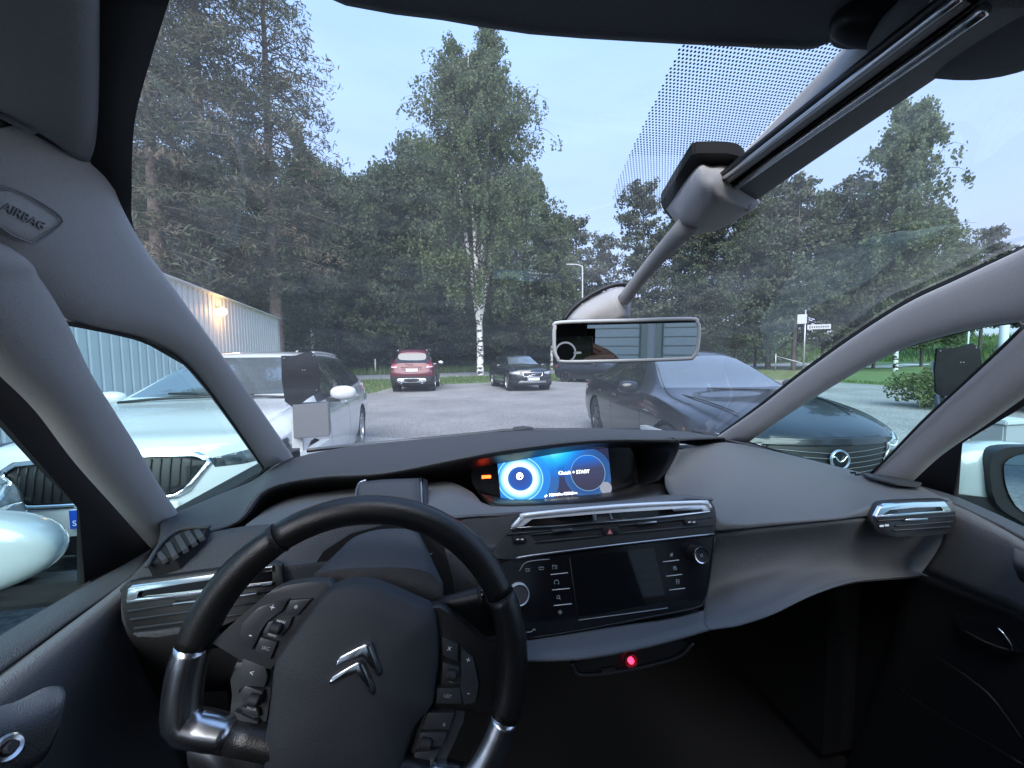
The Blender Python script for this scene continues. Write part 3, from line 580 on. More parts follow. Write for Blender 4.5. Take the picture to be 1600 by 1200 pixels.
# ---- steering wheel
wa, wphi = .234, .337; wc = np.array((-.353, .44, .996)); wn = np.array((0, -math.cos(wa), math.sin(wa)))
we1 = np.array((1., 0, 0)); we2 = np.array((0, math.sin(wa), math.cos(wa)))
wx = we1*math.cos(wphi)-we2*math.sin(wphi); wy = we1*math.sin(wphi)+we2*math.cos(wphi)
def WP(px, py, h=0.): return pl(px, py, wn, wn@wc+h)
def w4(*pts): return [(240+x/2.5806, 740+y/2.5806) for x, y in pts]
def wpoly(pts, h=0.): return [WP(x, y, h) for x, y in w4(*pts)]
wheel = tag(empty('steering_wheel', tuple(wc)), None); wheel.parent = own
def wrap(fn, *a, **k):
    o = fn(*a, **k); o.parent = wheel; o.matrix_parent_inverse = Matrix.Translation(tuple(wc)).inverted(); return o
RR = .178
def rimpt(ang, r=RR):
    a = abs(ang); k = 1.0
    if a > R(118): k = math.cos(R(118))/math.cos(a) if math.cos(a) < -.05 else 1.0; k = min(k, 1.0)
    return wc+r*k*(wx*math.sin(ang)+wy*math.cos(ang))
def arc(a0, a1, n=24): return [rimpt(a0+(a1-a0)*i/(n-1)) for i in range(n)]
b_, g_ = R(49.6), R(93.3)
wrap(tube, 'rim_upper', arc(-b_, b_, 30), .0172, 'leather', None, 14, 1)
for sgn in (-1, 1):
    wrap(tube, 'rim_grip', arc(sgn*b_, sgn*g_, 18), [.0172, .0178]+[.0182]*14+[.018, .0175], 'leather', None, 14, 1)
    wrap(tube, 'rim_seam', [rimpt(sgn*b_)+.0177*(math.cos(t)*wn+math.sin(t)*(rimpt(sgn*b_)-wc)/RR) for t in np.linspace(0, 2*math.pi, 17)[:-1]], .0008, 'rubber', None, 5, 1, True)
    wrap(tube, 'silver_grip', arc(sgn*(g_), sgn*R(128), 16), [.0172]*2+[.0178]*12+[.017]*2, 'silver_trim', None, 14, 1)
wrap(tube, 'rim_lower', arc(R(128), R(232), 18), .0165, 'leather', None, 12, 1)
def wslab(name, pts, h, depth, m, bev=0., smooth_out=0):
    P = wpoly(pts, h)
    if smooth_out: P = cr_line(P, smooth_out, True)
    return wrap(slab, name, P, -wn*depth, m, None, bev)
# spokes behind the button pads
wslab('spoke', [(235, 690), (262, 655), (440, 500), (540, 450), (700, 440), (720, 520), (600, 640), (470, 790), (330, 740), (205, 660)], .001, .02, 'button_dark', .004, 2)
wslab('spoke', [(1120, 540), (1200, 570), (1290, 640), (1345, 690), (1395, 680), (1465, 640), (1505, 760), (1490, 900), (1460, 985), (1400, 975), (1320, 945), (1130, 950), (1120, 760)], .001, .02, 'leather', .004, 2)
wslab('spoke', [(330, 760), (480, 780), (470, 900), (440, 1090), (440, 1190), (350, 1110), (320, 1040), (310, 960), (325, 830)], -.004, .02, 'button_dark', .004, 2)
wslab('spoke', [(1100, 955), (1260, 960), (1210, 1090), (1160, 1190), (1130, 1260), (1000, 1260), (1060, 1040)], -.004, .02, 'button_dark', .004, 2)
wslab('lower_spoke_trim', [(120, 1130), (205, 1075), (240, 1120), (330, 1105), (420, 1160), (450, 1200), (420, 1330), (240, 1280), (150, 1230)], .002, .016, 'silver_trim', .006, 2)
# airbag cover, domed
hub_o = [(720, 462), (800, 441), (880, 447), (960, 475), (1050, 515), (1128, 556), (1148, 650), (1150, 760), (1136, 860), (1122, 935), (1065, 1000), (1030, 1080), (1000, 1180), (960, 1290), (700, 1330), (500, 1290), (444, 1180), (448, 1080), (466, 960), (478, 860), (490, 760), (540, 680), (620, 570), (670, 505)]
ho = cr_line(wpoly(hub_o, .008), 3, True); hc = sum(ho)/len(ho); V = []; F = []; nn = len(ho)
levels = [(1.0, -.022), (1.0, -.002), (.985, .003), (.95, .006), (.80, .012), (.55, .017), (.28, .0195)]
for s, h in levels:
    for p in ho: V.append(hc+(p-hc)*s+wn*h)
V.append(hc+wn*.020)
for i in range(len(levels)-1):
    for k in range(nn): F.append((i*nn+k, i*nn+(k+1) % nn, (i+1)*nn+(k+1) % nn, (i+1)*nn+k))
for k in range(nn): F.append(((len(levels)-1)*nn+k, (len(levels)-1)*nn+(k+1) % nn, len(V)-1))
wrap(mesh_obj, 'airbag_cover', V, F, 'hub_grain', None, True)
# double chevron emblem
for pts in [[(733, 780), (738, 757), (752, 738), (850, 688), (866, 684), (876, 692), (914, 795), (915, 808), (906, 826), (892, 806), (862, 745), (848, 730), (830, 730), (770, 758)],
            [(704, 856), (708, 838), (722, 818), (818, 762), (834, 758), (845, 766), (888, 866), (889, 880), (881, 902), (868, 880), (832, 806), (820, 796), (802, 798), (735, 838)]]:
    wslab('chevron_emblem', pts, .0315, .006, 'chrome', .0022)
# button pads
PADS = [[((345, 655), (352, 610), (390, 570), (425, 535), (500, 515), (545, 507), (515, 560), (455, 590), (437, 625), (425, 660), (395, 712), (360, 690)), ((528, 568), (550, 510), (638, 505), (580, 575)), ((440, 640), (462, 598), (560, 580), (545, 620), (510, 660), (440, 645)), ((405, 715), (430, 660), (498, 680), (470, 752))],
        [((358, 745), (450, 778), (460, 820), (445, 870), (400, 850), (365, 850), (340, 890), (335, 850)), ((350, 870), (370, 855), (440, 880), (435, 930), (400, 950), (350, 930)), ((358, 940), (420, 955), (425, 985), (400, 990), (355, 965)), ((325, 960), (420, 1000), (415, 1080), (345, 1060))],
        [((1160, 655), (1228, 690), (1228, 762), (1165, 735)), ((1240, 700), (1290, 745), (1312, 850), (1300, 925), (1250, 935), (1235, 860), (1240, 790)), ((1165, 760), (1232, 780), (1238, 850), (1160, 850)), ((1142, 865), (1235, 865), (1245, 930), (1135, 930))],
        [((1105, 965), (1215, 965), (1190, 1035), (1080, 1030)), ((1075, 1045), (1185, 1045), (1165, 1100), (1060, 1110)), ((1055, 1125), (1155, 1115), (1120, 1180), (1035, 1185))]]
for q, pad in enumerate(PADS):
    for j, pts in enumerate(pad): wslab('wheel_button', pts, .005 if q % 2 == 0 else .002, .008, 'button_dark', .0016)
def knurl(px, py, h, L=.0115, r=.006):
    c = WP(*w4((px, py))[0], h); prof = [(0, -L/2), (r*.8, -L/2), (r, -L/2+.0015), (r, L/2-.0015), (r*.8, L/2), (0, L/2)]
    wrap(lathe, 'scroll_wheel', prof, 'rubber', None, c, tuple(wx), 20)
knurl(493, 622, .006); knurl(405, 912, .003); knurl(1200, 812, .006); knurl(1097, 1088, .003)
def wtext(b, px, py, size, h=.0056, m='white_mark'):
    o = text('button_mark', b, size, m, None, face_matrix(WP(*w4((px, py))[0], h), wx, wy), .0001); o.parent = wheel; o.matrix_parent_inverse = Matrix.Translation(tuple(wc)).inverted()
wtext('+', 478, 541, .011); wtext('-', 392, 650, .011); wtext('*', 571, 545, .010); wtext('SRC', 452, 705, .005, m='dim_mark'); wtext('LIST', 1186, 898, .005, m='dim_mark')
wtext('+', 1268, 753, .010); wtext('-', 1270, 884, .010); wtext('X', 1192, 707, .0065); wtext('MENU', 514, 597, .0035); wtext('MENU', 478, 652, .0035); wtext('<', 395, 805, .008, .0026)
wtext('PAUSE', 395, 948, .0035, .0026, 'dim_mark'); wtext('<>', 373, 1015, .0055, .0026, 'dim_mark'); wtext('x', 1172, 1010, .007, .0026, 'dim_mark'); wtext('OK', 1200, 838, .003)
# stalks
stalk = tube('wiper_stalk', [aY(660, 948, .50), aY(700, 942, .485), aY(745, 932, .475), aY(758, 929, .472)], [.008, .009, .0105, .0105], 'black_plastic', own, 12, 3)
tube('stalk_ring', [aY(750, 931, .4735)+np.array((0, 0, .0)), aY(757, 929, .4722)], [.0113, .0113], 'rubber', stalk, 14, 1)
for yy in (922, 929, 936): box('stalk_mark', aY(753, yy, .4625), (.0016, .001, .0016), 'white_mark', stalk)
tube('light_stalk', [aY(430, 985, .50), aY(370, 990, .49), aY(333, 1000, .485)], [.009, .010, .0095], 'black_plastic', own, 12, 3)

# ---- rear-view mirror, its foot, wire cover, sensor housing and the ceiling beam
mc = aX(979, 531, 0.0)
to_cam = (CAM-mc)/np.linalg.norm(CAM-mc); to_back = np.array((-.16, -2.62, -.06)); to_back /= np.linalg.norm(to_back)
mn = to_cam+to_back; mn /= np.linalg.norm(mn)
MP = lambda x, y, h=0.: pl(x, y, mn, mn@mc+h)
mo = cr_line([MP(*p) for p in [(866, 530), (867, 512), (876, 504), (980, 501), (1078, 498.5), (1089, 504), (1092, 516), (1089, 546), (1082, 558), (1070, 560.5), (980, 563.5), (884, 565), (872, 560), (867, 548)]], 4, True)
mir = slab('rear_view_mirror', mo, -mn*.022, 'dash_dark', own, .003)
tube('mirror_frame', mo, .0028, 'frame_pale', mir, 8, 1, True)
mcn = sum(mo)/len(mo)
mesh_obj('mirror_glass', [mcn+(p-mcn)*.985+mn*.0012 for p in mo], [tuple(range(len(mo)))], 'mirror_glass', mir)
lathe('mirror_ring_mark', [(.0125, 0), (.0150, 0), (.0150, .0004), (.0125, .0004)], 'dim_mark', mir, MP(883.5, 550.5, .0014), tuple(mn), 32)
lathe('mirror_ring_disc', [(0, .0003), (.0125, .0003), (.0125, 0)], 'black_gloss', mir, MP(883.5, 550.5, .0013), tuple(mn), 32)  # plain black disc filling the ring mark
slab('mirror_dash_mark', cr_line([MP(*p, .0018) for p in [(897, 550), (907, 549.5), (908, 552.5), (897, 553)]], 2, True), -mn*.0004, 'dim_mark', mir)
ft = [aX(880, 503, -.035), aX(900, 478, -.03), aX(958, 446, -.01), aX(986, 447, 0), aX(987, 466, .005), aX(984, 500, .01), aX(930, 505, -.01)]
foot = grid('mirror_foot', [row((884, 501, 'Y', .565), (905, 479, 'Y', .565), (935, 461, 'Y', .560), (962, 449, 'Y', .555), (984, 450, 'Y', .552)),
     row((905, 502, 'Y', .535), (920, 487, 'Y', .530), (940, 474, 'Y', .525), (962, 462, 'Y', .52), (985, 464, 'Y', .53)),
     row((935, 504, 'Y', .525), (945, 495, 'Y', .518), (955, 485, 'Y', .512), (968, 475, 'Y', .51), (986, 478, 'Y', .53)),
     row((950, 515, 'Y', .520), (958, 508, 'Y', .515), (966, 500, 'Y', .51), (975, 497, 'Y', .51), (985, 500, 'Y', .53))], 'trim_grey', own, 3, 3, .006)
tube('foot_edge', row((879, 503, 'Y', .57), (898, 479, 'Y', .568), (932, 456, 'Y', .562), (962, 445, 'Y', .557), (986, 446, 'Y', .555)), .0035, 'black_plastic', foot, 6, 4)
tube('mirror_arm', [mcn-mn*.02, (mcn-mn*.02)*.5+aY(965, 490, .53)*.5, aY(965, 485, .53)], .009, 'black_plastic', mir, 10, 3)
tube('wire_cover', row((975, 468, 'Y', .515), (1000, 435, 'Y', .475), (1035, 394, 'Y', .425), (1074, 352, 'Y', .375)), [.0095, .009, .010, .0115], 'trim_grey', own, 12, 4)
BZ = 1.505
hs = grid('sensor_housing', [row((1040, 326, 'Z', 1.535), (1086, 262, 'Z', 1.535), (1112, 258, 'Z', 1.535), (1150, 262, 'Z', 1.535), (1188, 316, 'Z', 1.53)),
     row((1046, 334, 'Z', 1.515), (1086, 274, 'Z', 1.512), (1108, 270, 'Z', 1.51), (1135, 283, 'Z', 1.505), (1187, 318, 'Z', 1.51)),
     row((1056, 348, 'Z', 1.495), (1086, 310, 'Z', 1.492), (1106, 296, 'Z', 1.492), (1126, 297, 'Z', 1.492), (1178, 324, 'Z', 1.495)),
     row((1066, 362, 'Z', 1.49), (1085, 350, 'Z', 1.483), (1104, 336, 'Z', 1.481), (1130, 322, 'Z', 1.483), (1172, 328, 'Z', 1.488)),
     row((1074, 366, 'Z', 1.50), (1090, 364, 'Z', 1.495), (1110, 361, 'Z', 1.493), (1130, 354, 'Z', 1.493), (1180, 324, 'Z', 1.50)),
     row((1078, 366, 'Z', 1.53), (1092, 365, 'Z', 1.53), (1112, 362, 'Z', 1.53), (1132, 354, 'Z', 1.53), (1184, 324, 'Z', 1.53))], 'trim_grey', own, 4, 4, .004)
slab('housing_shroud', cr_line([aZ(x, y, 1.532) for x, y in [(1034, 322), (1040, 305), (1076, 248), (1084, 241), (1100, 239), (1153, 243), (1170, 270), (1190, 312), (1150, 330), (1060, 345)]], 3, True), (0, 0, .01), 'black_matte', hs)
bl = [aZ(x, y, 1.556) for x, y in [(1152, 246), (1215, 182), (1327, 66), (1420, -30)]]
bm_ = [aZ(x, y, 1.505) for x, y in [(1120, 288), (1200, 226), (1395, 76), (1500, -5)]]
bmr = [aZ(x, y, 1.505) for x, y in [(1129, 305), (1210, 246), (1430, 90), (1540, 10)]]
br = [aZ(x, y, 1.518) for x, y in [(1187, 310), (1270, 252), (1508, 92), (1640, 0)]]
beam = grid('ceiling_beam', [bl, [.5*a+.5*b for a, b in zip(bl, bm_)], bm_], 'trim_grey', own, 3, 3, .006)  # windscreen light put into the colour: this facet paler than beam_side
grid('beam_groove', [[p+np.array((0, 0, .004)) for p in bm_], [p+np.array((0, 0, .004)) for p in bmr]], 'black_plastic', beam, 3, 1, .004)
grid('beam_side', [bmr, [.5*a+.5*b+np.array((0, 0, -.002)) for a, b in zip(bmr, br)], br, [p+np.array((0, 0, .02)) for p in br]], 'dash_light', beam, 3, 3, .006)
tube('beam_rail', bm_, .0022, 'satin', beam, 8, 3); tube('beam_rail', [p+np.array((0, 0, -.001)) for p in bmr], .0032, 'silver_trim', beam, 8, 3)

# ---- roof lining, console, left blind panel
RZ = 1.54
rf = [aZ(x, y, RZ) for x, y in [(540, -2), (690, 21), (830, 44), (1000, 56), (1150, 64), (1265, 69), (1285, 66), (1312, 58)]]
lf = [aZ(x, y, RZ) for x, y in [(96, 225), (100, 180), (105, 110), (112, 30), (130, -60), (215, -150), (400, -70)]]
rgt = [aZ(x, y, RZ) for x, y in [(1312, 58), (1420, 70), (1500, 88), (1530, 101), (1570, 104), (1640, 98), (1760, 60)]]
front = lf+rf+rgt[1:]
back = [np.array((.62, .0, RZ)), np.array((.62, -2.3, RZ)), np.array((-.62, -2.3, RZ)), np.array((-.60, .0, RZ))]
roof = slab('roof_lining', front+[p for p in back], (0, 0, .05), 'lining', own)
tube('lining_edge', [p+np.array((0, 0, .008)) for p in front], .009, 'lining', roof, 8, 2)
RC = list(zip((-60, 20, 80, 118, 140, 151, 158), (1.528, 1.525, 1.524, 1.526, 1.531, 1.539, 1.556)))
grid('lining_edge_pad', [[aZ(x, y+sh, z) for (x, z), sh in zip(RC, shs)] for y, shs in [(-40, [0]*7), (60, [0]*7), (150, [-16, -10, 0, 0, 0, 0, 0]), (200, [-60, -14, 10, 15, 12, 10, 6]), (252, [-104, -68, -32, -4, 2, -6, -14])]], 'lining_pale', roof, 4, 3, .004)
slab('blind_slot', [aZ(x, y, RZ-.012) for x, y in [(-20, 152), (0, 163), (106, 238), (107, 258), (100, 254), (0, 192), (-20, 180)]], (0, 0, .012), 'black_matte', roof)
tube('slot_lip', [aZ(x, y, RZ-.012) for x, y in [(-40, 170), (0, 196), (60, 233), (103, 258), (124, 268)]], [.006, .006, .006, .0055, .003], 'trim_grey', roof, 8, 3)
def blob(name, px, py, Z, sx, sy, sz, rz, m, par):
    bm = bmesh.new(); bmesh.ops.create_uvsphere(bm, u_segments=28, v_segments=18, radius=1)
    for v in bm.verts:
        for i in range(3): v.co[i] = math.copysign(abs(v.co[i])**.8, v.co[i])
    bmesh.ops.scale(bm, vec=(sx, sy, sz), verts=bm.verts); bmesh.ops.rotate(bm, matrix=Matrix.Rotation(rz, 3, 'Z'), verts=bm.verts)
    bmesh.ops.translate(bm, vec=tuple(aZ(px, py, Z)), verts=bm.verts); return finish(bm, name, m, par, True)
con = blob('overhead_console', 1452, 40, 1.522, .024, .020, .014, -.3, 'lining', own)
blob('lamp_recess', 1368, 38, 1.534, .026, .010, .010, -.05, 'black_plastic', con)
blob('console_lip', 1335, 54, 1.532, .013, .006, .006, -.1, 'lining', con)
blob('sun_visor', 1580, 40, 1.525, .045, .030, .016, -.1, 'lining', own)
# dot band printed on the glass beside the beam
dots = bmesh.new(); A_ = (1072, 55); 
def in_dots(x, y):
    poly = [(1068, 56), (1330, 60), (1150, 245), (1080, 245), (1036, 322), (1000, 320), (968, 316), (957, 308), (962, 285)]
    c = False; j = len(poly)-1
    for i in range(len(poly)):
        if (poly[i][1] > y) != (poly[j][1] > y) and x < (poly[j][0]-poly[i][0])*(y-poly[i][1])/(poly[j][1]-poly[i][1])+poly[i][0]: c = not c
        j = i
    return c
p0, nrm0 = ws_point(1060, 200); nx = np.array((1., 0, 0)); ny = np.cross(nrm0, nx); ny /= np.linalg.norm(ny); cnt = 0
for i in range(-90, 90):
    for j in range(-90, 90):
        q = p0+nx*(i*.0030+(j % 2)*.0015)+ny*(j*.0026); d = q-CAM
        c, s = math.cos(YAW), math.sin(YAW); X_ = d[0]*c-d[1]*s; Y_ = d[0]*s+d[1]*c
        cp, sp = math.cos(PITCH), math.sin(PITCH); fw = Y_*cp-d[2]*sp; up = Y_*sp+d[2]*cp
        if fw < .02: continue
        cr, sr = math.cos(ROLL), math.sin(ROLL); ix = 800+FPX*(X_*cr-up*sr)/fw; iy = 600-FPX*(X_*sr+up*cr)/fw
        if not in_dots(ix, iy): continue
        fade = min(1, max(0, (iy-40)/60+.6))*1.0
        rad_ = .00095*(1.0 if iy < 240 else .8)
        vs = [dots.verts.new(tuple(q+nrm0*.002+rad_*(nx*math.cos(t)+ny*math.sin(t)))) for t in np.linspace(0, 2*math.pi, 7)[:-1]]; dots.faces.new(vs); cnt += 1
print('dots', cnt)
dm = bpy.data.meshes.new('windscreen_dots'); dots.to_mesh(dm); dots.free(); dm.materials.append(MATS['black_matte']); do = bpy.data.objects.new('windscreen_dots', dm); COL.objects.link(do); do.parent = own; do['kind'] = 'stuff'

# ---- doors inside
DX = -.70
LD = [[aX(x, y, -.752) for x, y in [(238, 857), (190, 884), (128, 918), (60, 957), (0, 993), (-150, 1085), (-500, 1300)]],
      [aX(x, y, -.715) for x, y in [(225, 880), (180, 908), (110, 950), (50, 990), (0, 1022), (-150, 1120), (-500, 1350)]],
      [aX(x, y, -.70) for x, y in [(208, 896), (165, 930), (105, 972), (50, 1013), (0, 1050), (-150, 1160), (-500, 1400)]]]
door = grid('door_panel', LD, 'dash_dark', own, 3, 3, .006)
LD2 = [[aX(x, y, -.70) for x, y in [(206, 900), (163, 934), (105, 977), (50, 1018), (0, 1056), (-150, 1168), (-500, 1410)]],
       [aX(x, y, -.675) for x, y in [(200, 915), (160, 950), (105, 995), (55, 1035), (5, 1075), (-150, 1190), (-500, 1460)]],
       [aX(x, y, -.672) for x, y in [(200, 960), (165, 1010), (115, 1060), (65, 1110), (15, 1160), (-150, 1300), (-500, 1600)]],
       [aX(x, y, -.70) for x, y in [(215, 1030), (190, 1100), (150, 1170), (100, 1240), (50, 1300), (-150, 1500), (-500, 1900)]],
       [aX(x, y, -.72) for x, y in [(300, 1200), (280, 1300), (250, 1400), (200, 1500), (150, 1600), (-150, 1900), (-500, 2500)]]]
grid('door_trim', LD2, 'dash_light', door, 3, 3, .006)
grid('door_armrest', [[aX(x, y, -.655) for x, y in [(-40, 1110), (20, 1098), (70, 1074), (98, 1072)]], [aX(x, y, -.635) for x, y in [(-40, 1130), (25, 1118), (78, 1094), (102, 1082)]],
     [aX(x, y, -.63) for x, y in [(-30, 1160), (30, 1150), (75, 1130), (100, 1105)]], [aX(x, y, -.66) for x, y in [(-20, 1230), (30, 1210), (70, 1185), (92, 1140)]]], 'dash_light', door, 3, 3, .004)
lathe('mirror_switch', [(.006, .004), (.009, .005), (.011, .003), (.011, 0)], 'satin', door, aX(8, 1172, -.622), (1, -.2, .5), 20)
lathe('mirror_switch', [(0, .009), (.004, .009), (.0045, 0)], 'black_plastic', door, aX(8, 1172, -.622), (1, -.2, .5), 16)
RD = [[aX(x, y, .752) for x, y in [(1412, 752), (1450, 762), (1500, 778), (1600, 823), (1750, 900), (2100, 1080)]],
      [aX(x, y, .722) for x, y in [(1440, 764), (1470, 772), (1510, 788), (1600, 832), (1750, 920), (2100, 1110)]],
      [aX(x, y, .70) for x, y in [(1470, 776), (1490, 786), (1520, 800), (1600, 840), (1750, 940), (2100, 1150)]]]
rdoor = grid('door_panel', RD, 'dash_dark', own, 3, 3, .006)
RD2 = [[aX(x, y, .70) for x, y in [(1478, 782), (1495, 790), (1525, 804), (1600, 845), (1750, 945), (2100, 1160)]],
       [aX(x, y, .685) for x, y in [(1480, 800), (1500, 812), (1530, 826), (1600, 860), (1750, 970), (2100, 1200)]],
       [aX(x, y, .69) for x, y in [(1470, 850), (1495, 865), (1530, 880), (1600, 910), (1750, 1010), (2100, 1300)]],
       [aX(x, y, .70) for x, y in [(1440, 895), (1475, 910), (1520, 928), (1600, 962), (1750, 1060), (2100, 1380)]]]
grid('door_trim', RD2, 'dash_light', rdoor, 3, 3, .006)
RD3 = [[aX(x, y, .70) for x, y in [(1430, 897), (1475, 913), (1520, 931), (1600, 965), (1750, 1065), (2100, 1385)]],
       [aX(x, y, .715) for x, y in [(1410, 930), (1460, 950), (1520, 975), (1600, 1010), (1750, 1120), (2100, 1450)]],
       [aX(x, y, .72) for x, y in [(1380, 1050), (1450, 1100), (1520, 1150), (1600, 1200), (1750, 1350), (2100, 1700)]],
       [aX(x, y, .72) for x, y in [(1300, 1250), (1400, 1350), (1500, 1450), (1600, 1550), (1750, 1700), (2100, 2200)]]]
grid('door_lower', RD3, 'carpet', rdoor, 3, 3, .006)
tube('door_handle', [aX(x, y, .695) for x, y in [(1504, 984), (1540, 1003), (1578, 1016), (1580, 1008), (1570, 992), (1558, 980)]], [.0012, .0018, .0022, .0022, .0024, .0015], 'chrome', rdoor, 8, 4)
slab('handle_cup', [aX(x, y, .699) for x, y in [(1490, 960), (1560, 975), (1590, 1020), (1560, 1022), (1500, 990)]], (.01, 0, 0), 'black_plastic', rdoor)
for pts in [[(1460, 1025), (1500, 1050), (1545, 1085), (1580, 1130), (1600, 1160)], [(1400, 1075), (1470, 1120), (1540, 1160), (1600, 1196)]]:
    tube('pocket_edge', [aX(x, y, .700) for x, y in pts], .003, 'black_plastic', rdoor, 6, 3)
grid('door_grip', [[aX(x, y, .67) for x, y in [(1583, 855), (1600, 862), (1640, 885)]], [aX(x, y, .655) for x, y in [(1582, 880), (1600, 888), (1640, 910)]], [aX(x, y, .68) for x, y in [(1592, 905), (1602, 912), (1640, 940)]]], 'dash_dark', rdoor, 3, 3, .004)
# trim patch beside the far vent
slab('dash_end_trim', [p+np.array((0, 0, .004)) for p in [aZ(x, y, 1.08) for x, y in [(1345, 741), (1380, 745), (1440, 757), (1436, 762), (1400, 758), (1360, 748)]]], (0, 0, -.004), 'dash_dark', own)
for a in ((1333, 738.5), (1340, 741.5)): box('glass_clip', aZ(*a, 1.085), (.012, .003, .004), 'black_plastic', own)
# thin strip openings on the far dash edge
slab('defroster_outlet', [aZ(x, y, 1.079) for x, y in [(524, 714), (560, 702), (605, 699.5), (604, 706), (565, 709)]], (0, 0, -.004), 'black_matte', own)
slab('defroster_outlet', [aZ(x, y, 1.081) for x, y in [(1050, 680), (1068, 680), (1090, 686), (1070, 686)]], (0, 0, -.004), 'black_plastic', own)

# ---- door mirrors outside
def shell_grid(name, rows, m, par): return grid(name, rows, m, par, 4, 4, .004)
lm = blob('door_mirror', 25, 866, 1.0, 1, 1, 1, 0, 'white_paint', own); me_ = lm.data
cL = aX(-40, 870, -1.0); bm = bmesh.new(); bmesh.ops.create_uvsphere(bm, u_segments=32, v_segments=20, radius=1)
for v in bm.verts:
    x, y, z = v.co; z = math.copysign(abs(z)**.75, z); y2 = y if y > 0 else y*.35; v.co = (x*.104*(1-.15*max(0, z)), y2*.09, z*.066*(1-.22*x))
bmesh.ops.rotate(bm, matrix=Matrix.Rotation(R(8), 3, 'Z'), verts=bm.verts); bmesh.ops.translate(bm, vec=tuple(cL), verts=bm.verts)
bm.to_mesh(me_); bm.free(); me_.polygons.foreach_set('use_smooth', [True]*len(me_.polygons))
box('mirror_base', tuple(cL+np.array((.06, .02, -.075))), (.22, .07, .04), 'black_plastic', lm, .015)
cR = aX(1560, 752, .94); bm = bmesh.new(); bmesh.ops.create_uvsphere(bm, u_segments=32, v_segments=20, radius=1)
for v in bm.verts:
    x, y, z = v.co; z = math.copysign(abs(z)**.7, z); y2 = y if y > 0 else y*.35; v.co = (x*.125, y2*.10, z*.088)
bmesh.ops.rotate(bm, matrix=Matrix.Rotation(R(-12), 3, 'Z'), verts=bm.verts); bmesh.ops.translate(bm, vec=tuple(cR), verts=bm.verts); rm = finish(bm, 'door_mirror', 'white_paint', own, True)
rn = np.array((-.30, -1, .05)); rn /= np.linalg.norm(rn); r0 = cR+np.array((0, -.05, 0)); RMP = lambda x, y, h=0: pl(x, y, rn, rn@r0+h)
slab('mirror_bezel', cr_line([RMP(*p) for p in [(1547, 735), (1552, 712), (1572, 700), (1620, 698), (1700, 705), (1720, 790), (1640, 830), (1590, 812), (1556, 785)]], 3, True), -rn*.03, 'black_plastic', rm)
mesh_obj('mirror_glass', cr_line([RMP(*p, .003) for p in [(1569, 738), (1576, 718), (1620, 706), (1690, 715), (1700, 780), (1640, 812), (1596, 798), (1576, 770)]], 3, True), [tuple(range(24))], 'mirror_glass', rm)
slab('mirror_base', [RMP(*p, -.01) for p in [(1488, 772), (1550, 778), (1600, 812), (1600, 830), (1490, 782)]], -rn*.05, 'black_plastic', rm)

# ---- wipers and bonnet ahead of the glass
wip = tube('wiper_arm', row((480, 704, 'Y', 1.33), (560, 695, 'Y', 1.42), (640, 688, 'Y', 1.46), (760, 676, 'Y', 1.47), (812, 672, 'Y', 1.47), (1000, 671, 'Y', 1.46)), .007, 'black_plastic', own, 8, 4)
slab('wiper_pivot', row((800, 673, 'Y', 1.455), (806, 669, 'Y', 1.455), (820, 667.5, 'Y', 1.455), (834, 669, 'Y', 1.455), (832, 674, 'Y', 1.455)), (0, .03, 0), 'black_plastic', wip, .002)
BN = []
for y, hw, z in [(1.30, .80, 1.012), (1.50, .80, 1.004), (1.75, .78, .96), (2.0, .74, .92), (2.2, .66, .82), (2.3, .60, .66)]:
    BN.append([np.array((x*hw, y-.18*abs(x)**2.5, z-.05*abs(x)**3)) for x in (-1, -.8, -.5, 0, .5, .8, 1)])
grid('bonnet', BN, 'white_paint', own, 3, 3, .004)

# ---- the rest of the shell that closes the cabin
box('floor_pan', (0, -.6, .28), (1.5, 3.9, .06), 'carpet', own)
box('firewall', (0, 1.32, .66), (1.46, .05, .70), 'black_matte', own)
for s in (-1, 1):
    box('sill_panel', (s*.785, -.45, .60), (.05, 3.5, .66), 'carpet', own)
    box('outer_skin', (s*.84, -.2, .62), (.04, 4.4, .70), 'white_paint', own)
    box('cowl_side', (s*.80, 1.15, .80), (.05, .65, .48), 'black_matte', own)
    box('roof_rail', (s*.635, -1.1, 1.55), (.10, 2.4, .10), 'lining_pale', own)
    box('centre_pillar', (s*.70, -.42, 1.22), (.07, .14, .62), 'lining_pale', own)
    box('rear_pillar', (s*.68, -1.75, 1.24), (.08, .45, .62), 'lining_pale', own)
box('tailgate', (0, -2.35, .66), (1.5, .08, .80), 'lining', own)
box('tailgate_header', (0, -2.28, 1.50), (1.3, .1, .12), 'lining', own)
for s in (-1, 1): box('tailgate_side', (s*.60, -2.32, 1.25), (.14, .08, .46), 'lining', own)
box('outer_roof', (0, -1.2, 1.62), (1.25, 2.2, .04), 'white_paint', own)
for s in (-1, 1):
    st = box('front_seat', (s*.37, -.42, .58), (.50, .50, .16), 'carpet', own, .04)
    box('seat_back', (s*.37, -.74, .92), (.48, .14, .62), 'carpet', st, .05, Matrix.Rotation(R(14), 4, 'X'))
    box('headrest', (s*.37, -.84, 1.34), (.28, .10, .20), 'carpet', st, .04, Matrix.Rotation(R(10), 4, 'X'))
box('rear_bench', (0, -1.45, .58), (1.3, .50, .16), 'carpet', own, .04)
box('centre_tunnel', (.0, .25, .42), (.26, .7, .25), 'carpet', own, .03)
from mathutils.bvhtree import BVHTree
